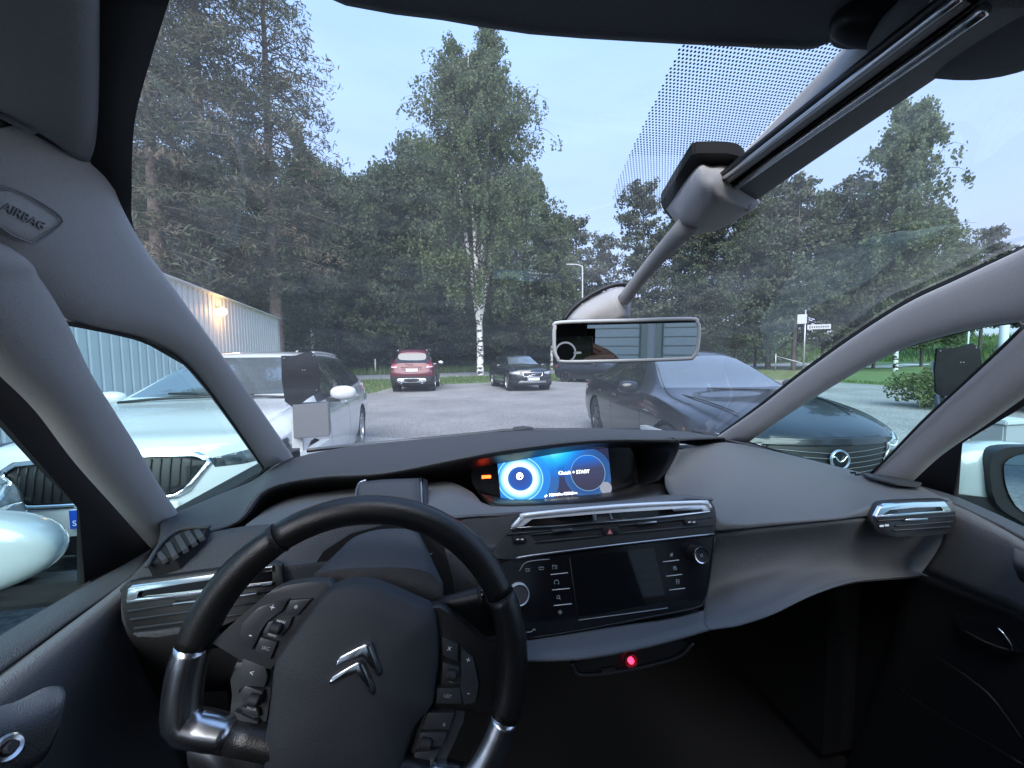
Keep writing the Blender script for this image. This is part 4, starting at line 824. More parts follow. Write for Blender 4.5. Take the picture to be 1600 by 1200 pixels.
# ================================================================== VEHICLES OUTSIDE
mat('paint_white', (.58, .595, .60), .25, coat=1.0)
mat('paint_graphite', (.012, .0135, .017), .3, metal=.1, coat=.6)
mat('paint_red', (.085, .004, .010), .3, metal=.2, coat=.5)
mat('paint_black', (.010, .011, .014), .25, coat=1.0)
mat('paint_silver', (.50, .55, .57), .3, metal=.5, coat=1.0)
mat('car_glass', (.012, .016, .018), .03, coat=1.0)
mat('windscreen_car', (.085, .10, .108), .03, coat=1.0, spec=.8)  # grey base stands in for reflected sky and the cabin behind
mat('lamp_glass', (.55, .60, .62), .08, metal=.6, coat=1.0, var=.5, vscale=18)
mat('lamp_dark', (.06, .07, .08), .08, metal=.3, coat=1.0, var=.6, vscale=25)
mat('tail_red', (.30, .012, .02), .12, coat=1.0)
mat('tail_clear', (.75, .55, .58), .12, coat=1.0)
mat('tyre', (.018, .018, .019), .8)
mat('rim_alloy', (.50, .52, .54), .3, .8)
mat('rim_dark', (.06, .065, .07), .3, .7)
mat('plate_white', (.78, .80, .80), .4)
mat('plate_blue', (.01, .07, .45), .4)
mat('plate_ink', (.02, .02, .02), .5)
mat('fin_grey', (.20, .21, .22), .4, .6)
mat('gap', (.004, .004, .004), .9)

def pchip(xs, ys, x):
    n = len(xs); h = [xs[i+1]-xs[i] for i in range(n-1)]; d = [(ys[i+1]-ys[i])/h[i] for i in range(n-1)]; m = [d[0]]
    for i in range(1, n-1):
        m.append(0 if d[i-1]*d[i] <= 0 else (2*h[i]+h[i-1]+h[i]+2*h[i-1])/((2*h[i]+h[i-1])/d[i-1]+(h[i]+2*h[i-1])/d[i]))
    m.append(d[-1]); i = 0
    while i < n-2 and x > xs[i+1]: i += 1
    t = (x-xs[i])/h[i]; t2, t3 = t*t, t**3
    return (2*t3-3*t2+1)*ys[i]+(t3-2*t2+t)*h[i]*m[i]+(-2*t3+3*t2)*ys[i+1]+(t3-t2)*h[i]*m[i+1]
def in_poly(p, poly):
    c = False; j = len(poly)-1
    for i in range(len(poly)):
        a, b = poly[i], poly[j]
        if (a[1] > p[1]) != (b[1] > p[1]) and p[0] < (b[0]-a[0])*(p[1]-a[1])/(b[1]-a[1])+a[0]: c = not c
        j = i
    return c
def cut_region(bm, poly, ax, flt):
    x0, x1 = min(p[0] for p in poly)-.02, max(p[0] for p in poly)+.02; y0, y1 = min(p[1] for p in poly)-.02, max(p[1] for p in poly)+.02
    n = len(poly)
    def cand():
        L = []
        for f in bm.faces:
            u = [v.co[ax[0]] for v in f.verts]; w = [v.co[ax[1]] for v in f.verts]
            if max(u) < x0 or min(u) > x1 or max(w) < y0 or min(w) > y1: continue
            if flt(f): L.append(f)
        return L
    for i in range(n):
        a, b = poly[i], poly[(i+1) % n]; d = (b[0]-a[0], b[1]-a[1]); no = [0, 0, 0]; no[ax[0]] = d[1]; no[ax[1]] = -d[0]; co = [0, 0, 0]; co[ax[0]] = a[0]; co[ax[1]] = a[1]
        if abs(d[0])+abs(d[1]) < 1e-9: continue
        F = cand(); g = list({e for f in F for e in f.edges})+list({v for f in F for v in f.verts})+F
        bmesh.ops.bisect_plane(bm, geom=g, dist=1e-5, plane_co=co, plane_no=Vector(no).normalized())
    out = []
    for f in cand():
        c = f.calc_center_median()
        if in_poly((c[ax[0]], c[ax[1]]), poly): out.append(f)
    return out
def take(bm, faces, name, m, par, push=0., thick=0.):
    if not faces: return None
    idx = {}; V = []; F = []
    nm = {}
    for f in faces:
        for v in f.verts: nm.setdefault(v, Vector((0, 0, 0))); nm[v] += f.normal
    for f in faces:
        r = []
        for v in f.verts:
            if v not in idx: idx[v] = len(V); V.append(v.co + nm[v].normalized()*push)
            r.append(idx[v])
        F.append(tuple(r))
    o = mesh_obj(name, V, F, m, par, True)
    if thick: md = o.modifiers.new('thickness', 'SOLIDIFY'); md.thickness = thick; md.offset = -1
    bmesh.ops.delete(bm, geom=faces, context='FACES')
    return o
def body_shell(st, bow_f, bow_r, lean_f, lean_r, dy=.05):
    ys = [s[0] for s in st]; y = ys[0]; n = int((ys[-1]-ys[0])/dy); secs = []
    for i in range(n+1):
        y = ys[0]+(ys[-1]-ys[0])*i/n
        zb, wl, zm, wm, zs, ws, zr, wr, zt = [pchip(ys, [s[k] for s in st], y) for k in range(1, 10)]
        P = [(0, zb), (wl*.6, zb), (wl*.96, zb+.02), (wl, zb+.07), (wl+(wm-wl)*.75, zb+(zm-zb)*.55), (wm, zm), (wm+(ws-wm)*.25, zm+(zs-zm)*.5), (ws+.004, zs-.012), (ws-.012, zs+.012),
             (ws+(wr-ws)*.5+.012, zs+(zr-zs)*.5), (wr+.004, zr-.012), (wr-.03, zr+.012), (wr*.72, zr+(zt-zr)*.66), (wr*.36, zr+(zt-zr)*.93), (0, zt)]
        L = cr_line([(p[0], 0, p[1]) for p in P], 3); secs.append((y, [(max(0, q[0]), q[2]) for q in L]))
    bm = bmesh.new(); rings = []
    y0, y1 = ys[0], ys[-1]
    def warp(x, yy, z):
        tf = max(0, (yy-(y1-1.0))/1.0)**2; tr = max(0, ((y0+.8)-yy)/.8)**2; a = min(1, abs(x)/.9)
        return yy-tf*(bow_f*a**2.4+lean_f*max(0, (z-.5)/.35)**2+.05*max(0, (.42-z)/.25))+tr*(bow_r*a**2.4+lean_r*max(0, (z-.75)/.35)+.05*max(0, (.45-z)/.25))
    for yy, sec in secs:
        full = [(-x, z) for x, z in sec[::-1]][:-1]+[(x, z) for x, z in sec]      # top -> left side -> bottom -> right -> top
        full = full[:-1]
        rings.append([bm.verts.new((x, warp(x, yy, z), z)) for x, z in full])
    m = len(rings[0])
    for a, b in zip(rings, rings[1:]):
        for k in range(m): bm.faces.new((a[k], a[(k+1) % m], b[(k+1) % m], b[k]))
    for r, (yy, sec), sg in ((rings[0], secs[0], -1), (rings[-1], secs[-1], 1)):   # nose and tail skins: concentric strips by height
        half = len(sec); cols = []
        for q in range(9):
            s = q/8; cols.append(s)
        cache = {}
        def vt(i, s, side):
            x, z = sec[i]; key = (i, round(s, 4), side if s > 0 else 0)
            if key not in cache:
                if s == 1.0 or x < 1e-6:
                    # ring vertex of that point
                    j = (half-1-i) if side < 0 else (half-1+i)
                    cache[key] = r[j % m]
                else: cache[key] = bm.verts.new((side*x*s, warp(x*s, yy, z), z))
            return cache[key]
        for side in (-1, 1):
            for i in range(half-1):
                for q in range(8):
                    vs = [vt(i, cols[q], side), vt(i, cols[q+1], side), vt(i+1, cols[q+1], side), vt(i+1, cols[q], side)]
                    u = []
                    for v in vs:
                        if v not in u: u.append(v)
                    if len(u) > 2:
                        try: bm.faces.new(u)
                        except ValueError: pass
    bmesh.ops.remove_doubles(bm, verts=bm.verts, dist=1e-5); bmesh.ops.recalc_face_normals(bm, faces=bm.faces[:]); bm.normal_update()
    return bm
def car_wheel(root, x, y, r, w, rim, spokes=5, twin=True):
    s = 1 if x > 0 else -1; wl = empty('wheel', (x, y, r)); wl.parent = root
    t = lathe('tyre', [(r*.66, -w/2), (r*.93, -w/2), (r*.985, -w*.42), (r, -w*.25), (r, w*.25), (r*.985, w*.42), (r*.93, w/2), (r*.68, w*.49), (r*.66, w*.3)], 'tyre', wl, (0, 0, 0), (s, 0, 0), 36)
    bm = bmesh.new()
    def tb(r0, r1, a, w0, w1, z0, z1):
        c, si = math.cos(a), math.sin(a); vs = []
        for rr, ww, zz in ((r0, w0, z0), (r1, w1, z1)):
            for sg in (-1, 1):
                for dz in (0, -.03):
                    u, v = rr*c-sg*ww*si, rr*si+sg*ww*c; vs.append(bm.verts.new(((zz+dz)*s, u, v)))
        for f in ((0, 2, 6, 4), (0, 4, 5, 1), (2, 3, 7, 6), (1, 5, 7, 3), (4, 6, 7, 5)): bm.faces.new([vs[k] for k in f])
    for k in range(spokes):
        a = 2*math.pi*k/spokes+.3
        for da in ((-.16, .16) if twin else (0,)): tb(.03, r*.64, a+da*.6, r*.075, r*.07 if twin else r*.10, w*.40, w*.42)
    ri = finish(bm, 'rim', rim, wl)
    lathe('rim_ring', [(r*.60, w*.30), (r*.62, w*.45), (r*.67, w*.48), (r*.675, w*.30)], rim, wl, (0, 0, 0), (s, 0, 0), 36)
    lathe('brake_disc', [(.0, w*.10), (r*.45, w*.10), (r*.62, w*.02), (r*.66, w*.02)], 'black_plastic', wl, (0, 0, 0), (s, 0, 0), 24)
    lathe('hub_cap', [(.0, w*.45), (r*.09, w*.45), (r*.12, w*.38)], rim, wl, (0, 0, 0), (s, 0, 0), 16)
    return wl
def flip(poly): return [(-x, z) for x, z in poly]
def build_car(S_):
    root = empty('parked_car', (S_['loc'][0], S_['loc'][1], 0), S_['rot'])
    tag(root, S_['label'], 'car', S_.get('group'))
    bm = body_shell(S_['st'], *S_['shape']); bvh = BVHTree.FromBMesh(bm); paint = S_['paint']; y1 = S_['st'][-1][0]; y0 = S_['st'][0][0]
    front = lambda f: f.normal.y > .12 and f.calc_center_median().y > 0
    rear = lambda f: f.normal.y < -.12 and f.calc_center_median().y < 0
    sideR = lambda f: f.normal.x > .35; sideL = lambda f: f.normal.x < -.35
    # wheel arches
    for ay in S_['axles']:
        R_ = S_['wr']+.045; circ_ = [(ay+R_*math.cos(2*math.pi*k/22), S_['wr']+R_*math.sin(2*math.pi*k/22)) for k in range(22)]
        for flt, s in ((lambda f: f.calc_center_median().x > .45, 1), (lambda f: f.calc_center_median().x < -.45, -1)):
            F = cut_region(bm, circ_, (1, 2), flt); bmesh.ops.delete(bm, geom=F, context='FACES')
            lathe('wheel_arch_liner', [(R_+.01, -.02), (R_+.01, -.30), (.05, -.30)], 'black_matte', root, (s*(S_['hw']-.02), ay, S_['wr']), (s, 0, 0), 28)
            if S_.get('cladding'):
                rin = [Vector((s*(S_['hw']-.012), ay+(R_+.0)*math.cos(a), S_['wr']+(R_+.0)*math.sin(a))) for a in np.linspace(-.3, math.pi+.3, 18)]
                tube('arch_cladding', [tuple(p) for p in rin], .03, 'black_plastic', root, 6, 1)
            car_wheel(root, s*(S_['hw']-.125), ay, S_['wr'], .225, S_['rim'], S_.get('spokes', 5), S_.get('twin', True))
    # glazing: black surround first, then the pane inside it
    for flt, s in ((sideR, 1), (sideL, -1)):
        F = cut_region(bm, S_['dlo'], (1, 2), flt); tb = bmesh.new(); mp_ = {}
        for f in F: tb.faces.new([mp_.setdefault(v, None) or mp_.__setitem__(v, tb.verts.new(v.co)) or mp_[v] for v in f.verts])
        bmesh.ops.delete(bm, geom=F, context='FACES'); tb.normal_update()
        for w_ in S_['windows']:
            G_ = cut_region(tb, w_, (1, 2), lambda f: True); take(tb, G_, 'side_window', 'car_glass', root)
        take(tb, tb.faces[:], 'window_surround', 'black_plastic', root, -.002); tb.free()
    F = cut_region(bm, S_['windscreen'], (0, 2), lambda f: f.normal.y > .15 and f.normal.z > .1 and f.calc_center_median().y > S_.get('ws_min', -.2))
    take(bm, F, 'windscreen', 'windscreen_car', root)
    F = cut_region(bm, S_['rear_window'], (0, 2), lambda f: f.normal.y < -.10 and f.calc_center_median().y < -.6)
    take(bm, F, 'rear_window', 'car_glass', root)
    for nm, poly, m, push, mirror, flt in S_['cuts']:
        ff = (lambda f: front(f) and f.calc_center_median().y > y1-.50) if flt == 'f' else rear
        for P in ([poly, flip(poly)] if mirror else [poly]):
            take(bm, cut_region(bm, P, (0, 2), ff), nm, m, root, push, .01)
    for nm, poly, m, push in S_.get('sidecuts', []):
        for flt in (sideR, sideL): take(bm, cut_region(bm, poly, (1, 2), flt), nm, m, root, push)
    if S_.get('lower'):
        F = [f for f in bm.faces if f.calc_center_median().z < S_['lower']]; take(bm, F, 'lower_cladding', 'black_plastic', root)
    me = bpy.data.meshes.new('body'); bm.to_mesh(me); me.materials.append(MATS[paint]); me.polygons.foreach_set('use_smooth', [True]*len(me.polygons)); me.set_sharp_from_angle(angle=R(38))
    bm.free()
    bo = bpy.data.objects.new('body', me); COL.objects.link(bo); bo.parent = root
    # door mirrors
    mx_, my_, mz_ = S_['mirror']
    for s in (-1, 1):
        b2 = bmesh.new(); bmesh.ops.create_uvsphere(b2, u_segments=20, v_segments=12, radius=1)
        for v in b2.verts: v.co = (v.co.x*.13, v.co.y*(.075 if v.co.y > 0 else .04), math.copysign(abs(v.co.z)**.75, v.co.z)*.075)
        bmesh.ops.translate(b2, vec=(s*(mx_+.10), my_, mz_), verts=b2.verts); mo_ = finish(b2, 'door_mirror', S_.get('mirror_paint', paint), root, True)
        box('mirror_stem', (s*mx_, my_, mz_-.07), (.14, .06, .04), 'black_plastic', mo_, .01)
    # door handles
    for hy in S_.get('handles', []):
        for s in (-1, 1): box('door_handle', (s*(S_['hw']-.012), hy, S_['handle_z']), (.03, .20, .03), paint, root, .01)
    return root, bvh
def surf_y(bvh, x, z, front=True):
    s = 1 if front else -1; h = bvh.ray_cast(Vector((x, s*4, z)), Vector((0, -s, 0)))[0]
    return h.y if h else s*2.2
def face_line(bvh, pts, h, front=True): return [(x, surf_y(bvh, x, z, front)+(h if front else -h), z) for x, z in pts]
def plate(root, y, z, txt, s=1, x=0.):
    p = box('number_plate', (x, y, z), (.52, .012, .11), 'plate_white', root, .004)
    box('plate_band', (x+s*.235, y+s*.004, z), (.042, .010, .104), 'plate_blue', p)
    t = text('band_letter', 'S', .045, 'plate_white', p, Matrix.Identity(4), .0005); t.matrix_local = face_matrix((x+s*.235, y+s*.0095, z-.022), (-s, 0, 0), (0, 0, 1))
    if not txt: return p
    M_ = face_matrix((x-s*.02, y+s*.0075, z), (-s, 0, 0) if s > 0 else (1, 0, 0), (0, 0, 1))
    t = text('plate_text', txt, .098, 'plate_ink', p, Matrix.Identity(4), .0005); t.matrix_local = M_
    return p
def st_hatch(L, W, H, nose, cowl, belt, hood, tail_z, roof_end, zb=.18, roof_w=.56, ridge=0.):
    """stations of a two-box car from tail to nose (local y, nose ahead)"""
    h = W/2; f = L/2
    return [(-f, zb+.14, h*.86, .62, h*.93, belt-.02, h*.86, tail_z, roof_w+.06, tail_z+.03),
            (-f+.12, zb+.06, h*.92, .60, h*.975, belt+.03, h*.90, tail_z+.12, roof_w+.02, tail_z+.17),
            (-f+.45, zb+.02, h*.95, .58, h*.995, belt+.035, h*.925, roof_end-.02, roof_w-.02, roof_end+.05),
            (-f+1.1, zb, h*.955, .56, h, belt+.02, h*.935, H-.055, roof_w, H-.005),
            (-.35, zb, h*.955, .55, h, belt, h*.945, H-.045, roof_w+.005, H),
            (cowl-.95, zb, h*.955, .55, h, belt-.015, h*.945, H-.075, roof_w, H-.03),
            (cowl-.80, zb, h*.955, .55, h, belt-.02, h*.945, H-.13, roof_w+.01, H-.085),
            (cowl, zb, h*.955, .55, h, belt-.03, h*.945, hood+.02, roof_w+.16, hood+.05),
            (cowl+.12, zb, h*.955, .56, h, belt-.05, h*.945, hood-.01, roof_w+.17, hood+.025),
            (f-.75, zb+.01, h*.95, .58, h*.995, belt-.10, h*.94, hood-.055, roof_w+.16, hood-.01),
            (f-.30, zb+.02, h*.91, .56, h*.965, belt-.16, h*.90, hood-.13, roof_w+.10, hood-.085),
            (f-.06, zb+.04, h*.86, .52, h*.92, nose-.10, h*.88, nose-.03, roof_w+.10, nose+.0),
            (f, zb+.08, h*.82, .50, h*.89, nose-.14, h*.85, nose-.07, roof_w+.08, nose-.035)]

# ---- white estate facing us on the left
st = st_hatch(4.62, 1.80, 1.475, .88, 1.02, .955, 1.00, 1.02, 1.34)
sk, vv = build_car(dict(loc=(-2.36, 4.80), rot=math.pi+.065, label='white estate car parked nose towards us on the left, black grille in a bright frame', st=st, shape=(.30, .10, .07, .12), paint='paint_white',
    axles=(1.40, -1.36), wr=.325, hw=.90, rim='rim_alloy', spokes=5, dlo=[(.95, .955), (.16, 1.40), (-.35, 1.415), (-1.30, 1.385), (-1.95, 1.21), (-1.98, 1.10), (-1.6, 1.015), (-.4, .975)],
    windows=[[(.62, .985), (.10, 1.37), (-.26, 1.385), (-.30, .995)], [(-.36, .997), (-.33, 1.385), (-1.14, 1.365), (-1.22, 1.02)], [(-1.28, 1.025), (-1.20, 1.36), (-1.32, 1.352), (-1.88, 1.19), (-1.91, 1.11), (-1.6, 1.04)]],
    windscreen=[(-.66, 1.055), (.66, 1.055), (.64, 1.12), (.545, 1.375), (.50, 1.40), (-.50, 1.40), (-.545, 1.375), (-.64, 1.12)], ws_min=.05, rear_window=[(-.52, 1.08), (.52, 1.08), (.46, 1.34), (-.46, 1.34)],
    cuts=[('headlight', [(.50, .755), (.53, .70), (.66, .695), (.93, .72), (.93, .80), (.72, .785)], 'lamp_dark', .002, True, 'f'),
          ('grille', [(-.49, .738), (-.43, .776), (-.2, .797), (.2, .797), (.43, .776), (.49, .738), (.395, .60), (.345, .57), (-.345, .57), (-.395, .60)], 'black_plastic', -.006, False, 'f'),
          ('grille_frame', [(-.53, .745), (-.45, .80), (-.2, .825), (.2, .825), (.45, .80), (.53, .745), (.42, .575), (.36, .545), (-.36, .545), (-.42, .575)], 'chrome', .008, False, 'f'),
          ('air_intake', [(-.62, .25), (.62, .25), (.56, .38), (-.56, .38)], 'black_plastic', -.004, False, 'f'),
          ('fog_lamp', [(.64, .36), (.80, .36), (.80, .44), (.66, .43)], 'black_plastic', -.002, True, 'f'),
          ('tail_light', [(.60, .82), (.90, .82), (.90, .98), (.62, .96)], 'tail_red', .003, True, 'r')],
    sidecuts=[('door_gap', [(.72, .28), (.73, .28), (.73, .94), (.72, .94)], 'gap', -.004), ('door_gap', [(-.325, .26), (-.315, .26), (-.315, .97), (-.325, .97)], 'gap', -.004), ('door_gap', [(-1.13, .72), (-1.12, .72), (-1.20, 1.0), (-1.21, 1.0)], 'gap', -.004)],
    mirror=(.90, .62, 1.02), handles=(-.18, -1.02), handle_z=.86))
gr = empty('grille_slats'); gr.parent = sk
for k in range(-9, 10):
    x = k*.046; top = .79-.02*(abs(x)/.45)**2; bot = .58 if abs(x) < .34 else .61
    tube('grille_slat', face_line(vv, [(x, top), (x, .7), (x, bot)], .001), .004, 'black_plastic', gr, 6, 2)
box('grille_bridge', (0, surf_y(vv, 0, .81)+.008, .815), (.16, .03, .03), 'chrome', gr, .006)
gy = surf_y(vv, 0, .7)
bd = lathe('bonnet_badge', [(.030, 0), (.036, .004), (.042, 0)], 'chrome', sk, (0, surf_y(vv, 0, .855)+.004, .858), (0, .75, .66), 24)
lathe('badge_disc', [(0, .001), (.030, .001)], 'satin', bd, (0, surf_y(vv, 0, .855)+.004, .858), (0, .75, .66), 20)
plate(sk, surf_y(vv, 0, .485)+.012, .485, '', 1, -.13)
tube('roof_aerial', [(0, -1.35, 1.46), (.0, -1.42, 1.50), (0, -1.50, 1.52)], [.02, .014, .004], 'paint_white', sk, 6, 2)
tube('bonnet_gap', [(-.66, 1.08, 1.025), (-.3, 1.12, 1.052), (.3, 1.12, 1.052), (.66, 1.08, 1.025)], .012, 'black_plastic', sk, 6, 3)
for s in (-1, 1): tube('wiper', [(s*.05-.3, 1.10, 1.06), (s*.05+.28, 1.02, 1.085)], .010, 'black_plastic', sk, 6, 1)
tube('roof_rail', [(-.56, .0, 1.45), (-.565, -.4, 1.462), (-.56, -1.3, 1.44)], .012, 'paint_white', sk, 6, 3)
tube('roof_rail', [(.56, .0, 1.45), (.565, -.4, 1.462), (.56, -1.3, 1.44)], .012, 'paint_white', sk, 6, 3)
def glass_text(body, x, z, size, m):
    # on the raked windscreen: base (y 1.02, z 1.05) to top (y .07, z 1.39)
    t = (z-1.06)/.33; y = 1.0-t*.93
    o = text('windscreen_sticker', body, size, m, sk, Matrix.Identity(4), .001); o.matrix_local = face_matrix((x, y+.02, z+.03), (-1, 0, 0), (0, -.93, .36)); return o
glass_text('21', .28, 1.325, .06, 'plate_ink')

# ---- dark saloon facing us on the right
def st_saloon(L, W, H):
    h = W/2; f = L/2
    return [(-f, .30, h*.84, .64, h*.91, .95, h*.82, 1.00, .66, 1.01), (-f+.10, .24, h*.90, .62, h*.95, .985, h*.86, 1.05, .68, 1.06), (-f+.45, .20, h*.945, .60, h*.985, .99, h*.90, 1.075, .68, 1.09),
            (-f+.80, .18, h*.955, .58, h, .985, h*.915, 1.13, .63, 1.155), (-f+1.45, .17, h*.955, .56, h, .975, h*.93, H-.10, .53, H-.05), (-.40, .17, h*.955, .55, h, .955, h*.94, H-.05, .545, H),
            (.02, .17, h*.955, .55, h, .945, h*.94, H-.065, .545, H-.02), (.20, .17, h*.955, .55, h, .94, h*.94, H-.11, .55, H-.065), (1.08, .17, h*.955, .56, h, .92, h*.945, .965, .72, 1.0),
            (1.20, .17, h*.955, .56, h, .905, h*.945, .935, .73, .98), (f-.75, .18, h*.95, .57, h*.99, .83, h*.935, .875, .72, .935), (f-.30, .19, h*.90, .55, h*.95, .75, h*.885, .80, .66, .85),
            (f-.06, .21, h*.84, .50, h*.90, .68, h*.85, .735, .62, .765), (f, .25, h*.80, .48, h*.87, .64, h*.82, .69, .60, .715)]
mz, mv = build_car(dict(loc=(2.98, 4.83), rot=math.pi-.135, label='dark graphite saloon parked nose towards us on the right, long bonnet and winged grille badge', st=st_saloon(4.87, 1.84, 1.45), shape=(.38, .12, .10, .10), paint='paint_graphite',
    axles=(1.48, -1.35), wr=.34, hw=.92, rim='rim_dark', spokes=7, dlo=[(.92, .93), (.18, 1.345), (-.40, 1.375), (-.95, 1.34), (-1.62, 1.10), (-1.70, 1.01), (-.4, .965)],
    windows=[[(.60, .955), (.14, 1.32), (-.34, 1.345), (-.36, .975)], [(-.42, .977), (-.40, 1.345), (-.92, 1.315), (-1.28, 1.17), (-1.30, 1.0)], [(-1.35, 1.005), (-1.33, 1.155), (-1.58, 1.08), (-1.62, 1.02)]],
    windscreen=[(-.70, 1.01), (.70, 1.01), (.68, 1.06), (.53, 1.34), (.48, 1.365), (-.48, 1.365), (-.53, 1.34), (-.68, 1.06)], ws_min=.0, rear_window=[(-.58, 1.13), (.58, 1.13), (.46, 1.36), (-.46, 1.36)],
    cuts=[('headlight', [(.50, .655), (.53, .60), (.66, .585), (.92, .64), (.92, .72), (.74, .715)], 'lamp_glass', .002, True, 'f'),
          ('grille', [(-.49, .662), (.49, .662), (.47, .60), (.275, .345), (-.275, .345), (-.47, .60)], 'black_plastic', -.006, False, 'f'),
          ('grille_surround', [(-.50, .670), (.50, .670), (.485, .60), (.285, .335), (-.285, .335), (-.485, .60)], 'black_gloss', .003, False, 'f'),
          ('air_intake', [(.50, .30), (.78, .30), (.82, .40), (.56, .36)], 'black_plastic', -.002, True, 'f'),
          ('tail_light', [(.45, .78), (.90, .80), (.90, .93), (.45, .90)], 'tail_red', .003, True, 'r')],
    sidecuts=[('door_gap', [(.78, .26), (.79, .26), (.79, .92), (.78, .92)], 'gap', -.004), ('door_gap', [(-.40, .24), (-.39, .24), (-.39, .95), (-.40, .95)], 'gap', -.004), ('door_gap', [(-1.12, .70), (-1.11, .70), (-1.25, .98), (-1.26, .98)], 'gap', -.004)],
    mirror=(.91, .66, 1.0), handles=(-.22, -1.0), handle_z=.83))
gy = surf_y(mv, 0, .565)
gr = empty('grille_fins'); gr.parent = mz
for k in range(7):
    z = .635-k*.04; hwid = .45 if z > .60 else .45-(.60-z)*.76
    tube('grille_fin', face_line(mv, [(x*hwid, z-.03*(1-abs(x))) for x in (-1, -.6, -.25, 0, .25, .6, 1)], .004), .0032, 'fin_grey', gr, 5, 2)
em = lathe('badge', [(.058, .0), (.066, .012), (.072, .010), (.078, 0)], 'satin', mz, (0, gy+.02, .565), (0, 1, .12), 32)
lathe('badge_disc', [(0, .004), (.06, .004)], 'black_gloss', em, (0, gy+.02, .565), (0, 1, .12), 24)
for s in (-1, 1): tube('badge_wing', [(0, gy+.028, .55), (s*.022, gy+.03, .563), (s*.045, gy+.03, .592), (s*.062, gy+.03, .585)], [.006, .006, .005, .003], 'chrome', em, 6, 3)
for s in (-1, 1):
    tube('lamp_wing', face_line(mv, [(s*x, z) for x, z in [(.29, .34), (.47, .585), (.52, .612), (.66, .60)]], .002), .007, 'satin', mz, 6, 3)
    tube('lamp_wing', face_line(mv, [(s*x, z) for x, z in [(.53, .64), (.62, .625), (.76, .66)]], .004), .006, 'white_mark', mz, 6, 3)
    tube('wiper', [(s*.02-.36, 1.15, .985), (s*.02+.26, 1.09, 1.008)], .007, 'black_plastic', mz, 6, 1)
tube('bonnet_gap', face_line(mv, [(-.66, .70), (-.4, .715), (0, .72), (.4, .715), (.66, .70)], -.001), .004, 'gap', mz, 5, 3)
plate(mz, surf_y(mv, 0, .30)+.012, .30, '')
for s in (-1, 1): tube('bonnet_crease', [(s*.62, 1.15, .955), (s*.58, 1.6, .93), (s*.50, 2.0, .865)], .008, 'paint_graphite', mz, 6, 3)
box('camera_pod', (0, .22, 1.345), (.16, .10, .05), 'black_plastic', mz, .01)

# ---- red sport utility seen from behind
st = st_hatch(4.52, 1.84, 1.69, .98, 1.12, 1.06, 1.12, 1.10, 1.55, zb=.22, roof_w=.60)
rd, rv = build_car(dict(loc=(-1.62, 18.7), rot=R(-2.5), label='red sport utility car seen from behind at the far side of the lot', st=st, shape=(.25, .14, .05, .16), paint='paint_red', lower=.60,
    axles=(1.36, -1.33), wr=.36, hw=.92, rim='rim_alloy', dlo=[(.95, 1.08), (.22, 1.60), (-.4, 1.61), (-1.4, 1.58), (-1.92, 1.44), (-1.86, 1.25), (-1.2, 1.10)],
    windows=[[(.60, 1.11), (.15, 1.57), (-.34, 1.58), (-.36, 1.11)], [(-.42, 1.11), (-.40, 1.58), (-1.2, 1.56), (-1.25, 1.13)], [(-1.3, 1.14), (-1.26, 1.555), (-1.4, 1.55), (-1.84, 1.42), (-1.78, 1.27)]],
    windscreen=[(-.66, 1.18), (.66, 1.18), (.56, 1.58), (-.56, 1.58)], rear_window=[(-.64, 1.135), (.64, 1.135), (.55, 1.50), (-.55, 1.50)],
    cuts=[('tail_light', [(.56, 1.02), (.62, .94), (.96, .94), (.96, 1.10), (.78, 1.09)], 'tail_red', .004, True, 'r'), ('headlight', [(.5, .78), (.92, .80), (.92, .92), (.6, .88)], 'lamp_glass', .002, True, 'f')],
    mirror=(.93, .70, 1.12), mirror_paint='chrome', handles=(), handle_z=.9))
ry = surf_y(rv, 0, .7, False)
rd.scale = (1, 1, 1.09)
plate(rd, ry-.016, .86, 'YPN 629', -1)
sk_ = slab('skid_plate', [(x, ry-.02+.10*(abs(x)/.9)**2.4, z) for x, z in [(-.62, .44), (-.55, .54), (0, .555), (.55, .54), (.62, .44), (.52, .38), (0, .385), (-.52, .38)]], (0, .04, 0), 'satin', rd, .01)
for s in (-1, 1):
    lathe('exhaust_tip', [(.035, .02), (.045, .03), (.052, .02), (.052, -.05)], 'chrome', rd, (s*.42, ry-.02, .385), (0, -1, 0), 16)
    tube('reverse_lamp', face_line(rv, [(s*.60, .955), (s*.72, .965), (s*.84, .985)], .012, False), .030, 'tail_clear', rd, 8, 3)
    tube('roof_rail', [(s*.60, .1, 1.65), (s*.60, -.1, 1.70), (s*.60, -1.5, 1.675), (s*.60, -1.72, 1.60)], .018, 'satin', rd, 6, 3)
tube('tailgate_trim', [(-.42, ry+.0, .965), (0, ry-.022, .985), (.42, ry+.0, .965)], .014, 'paint_red', rd, 6, 3)
box('oval_badge', (0, ry-.01, .985), (.10, .02, .035), 'chrome', rd, .012)
tube('rear_wiper', [(.05, ry+.02, 1.15), (-.30, ry+.035, 1.19)], .016, 'black_plastic', rd, 6, 1)
box('tow_eye', (0, ry-.02, .345), (.06, .08, .05), 'black_plastic', rd)

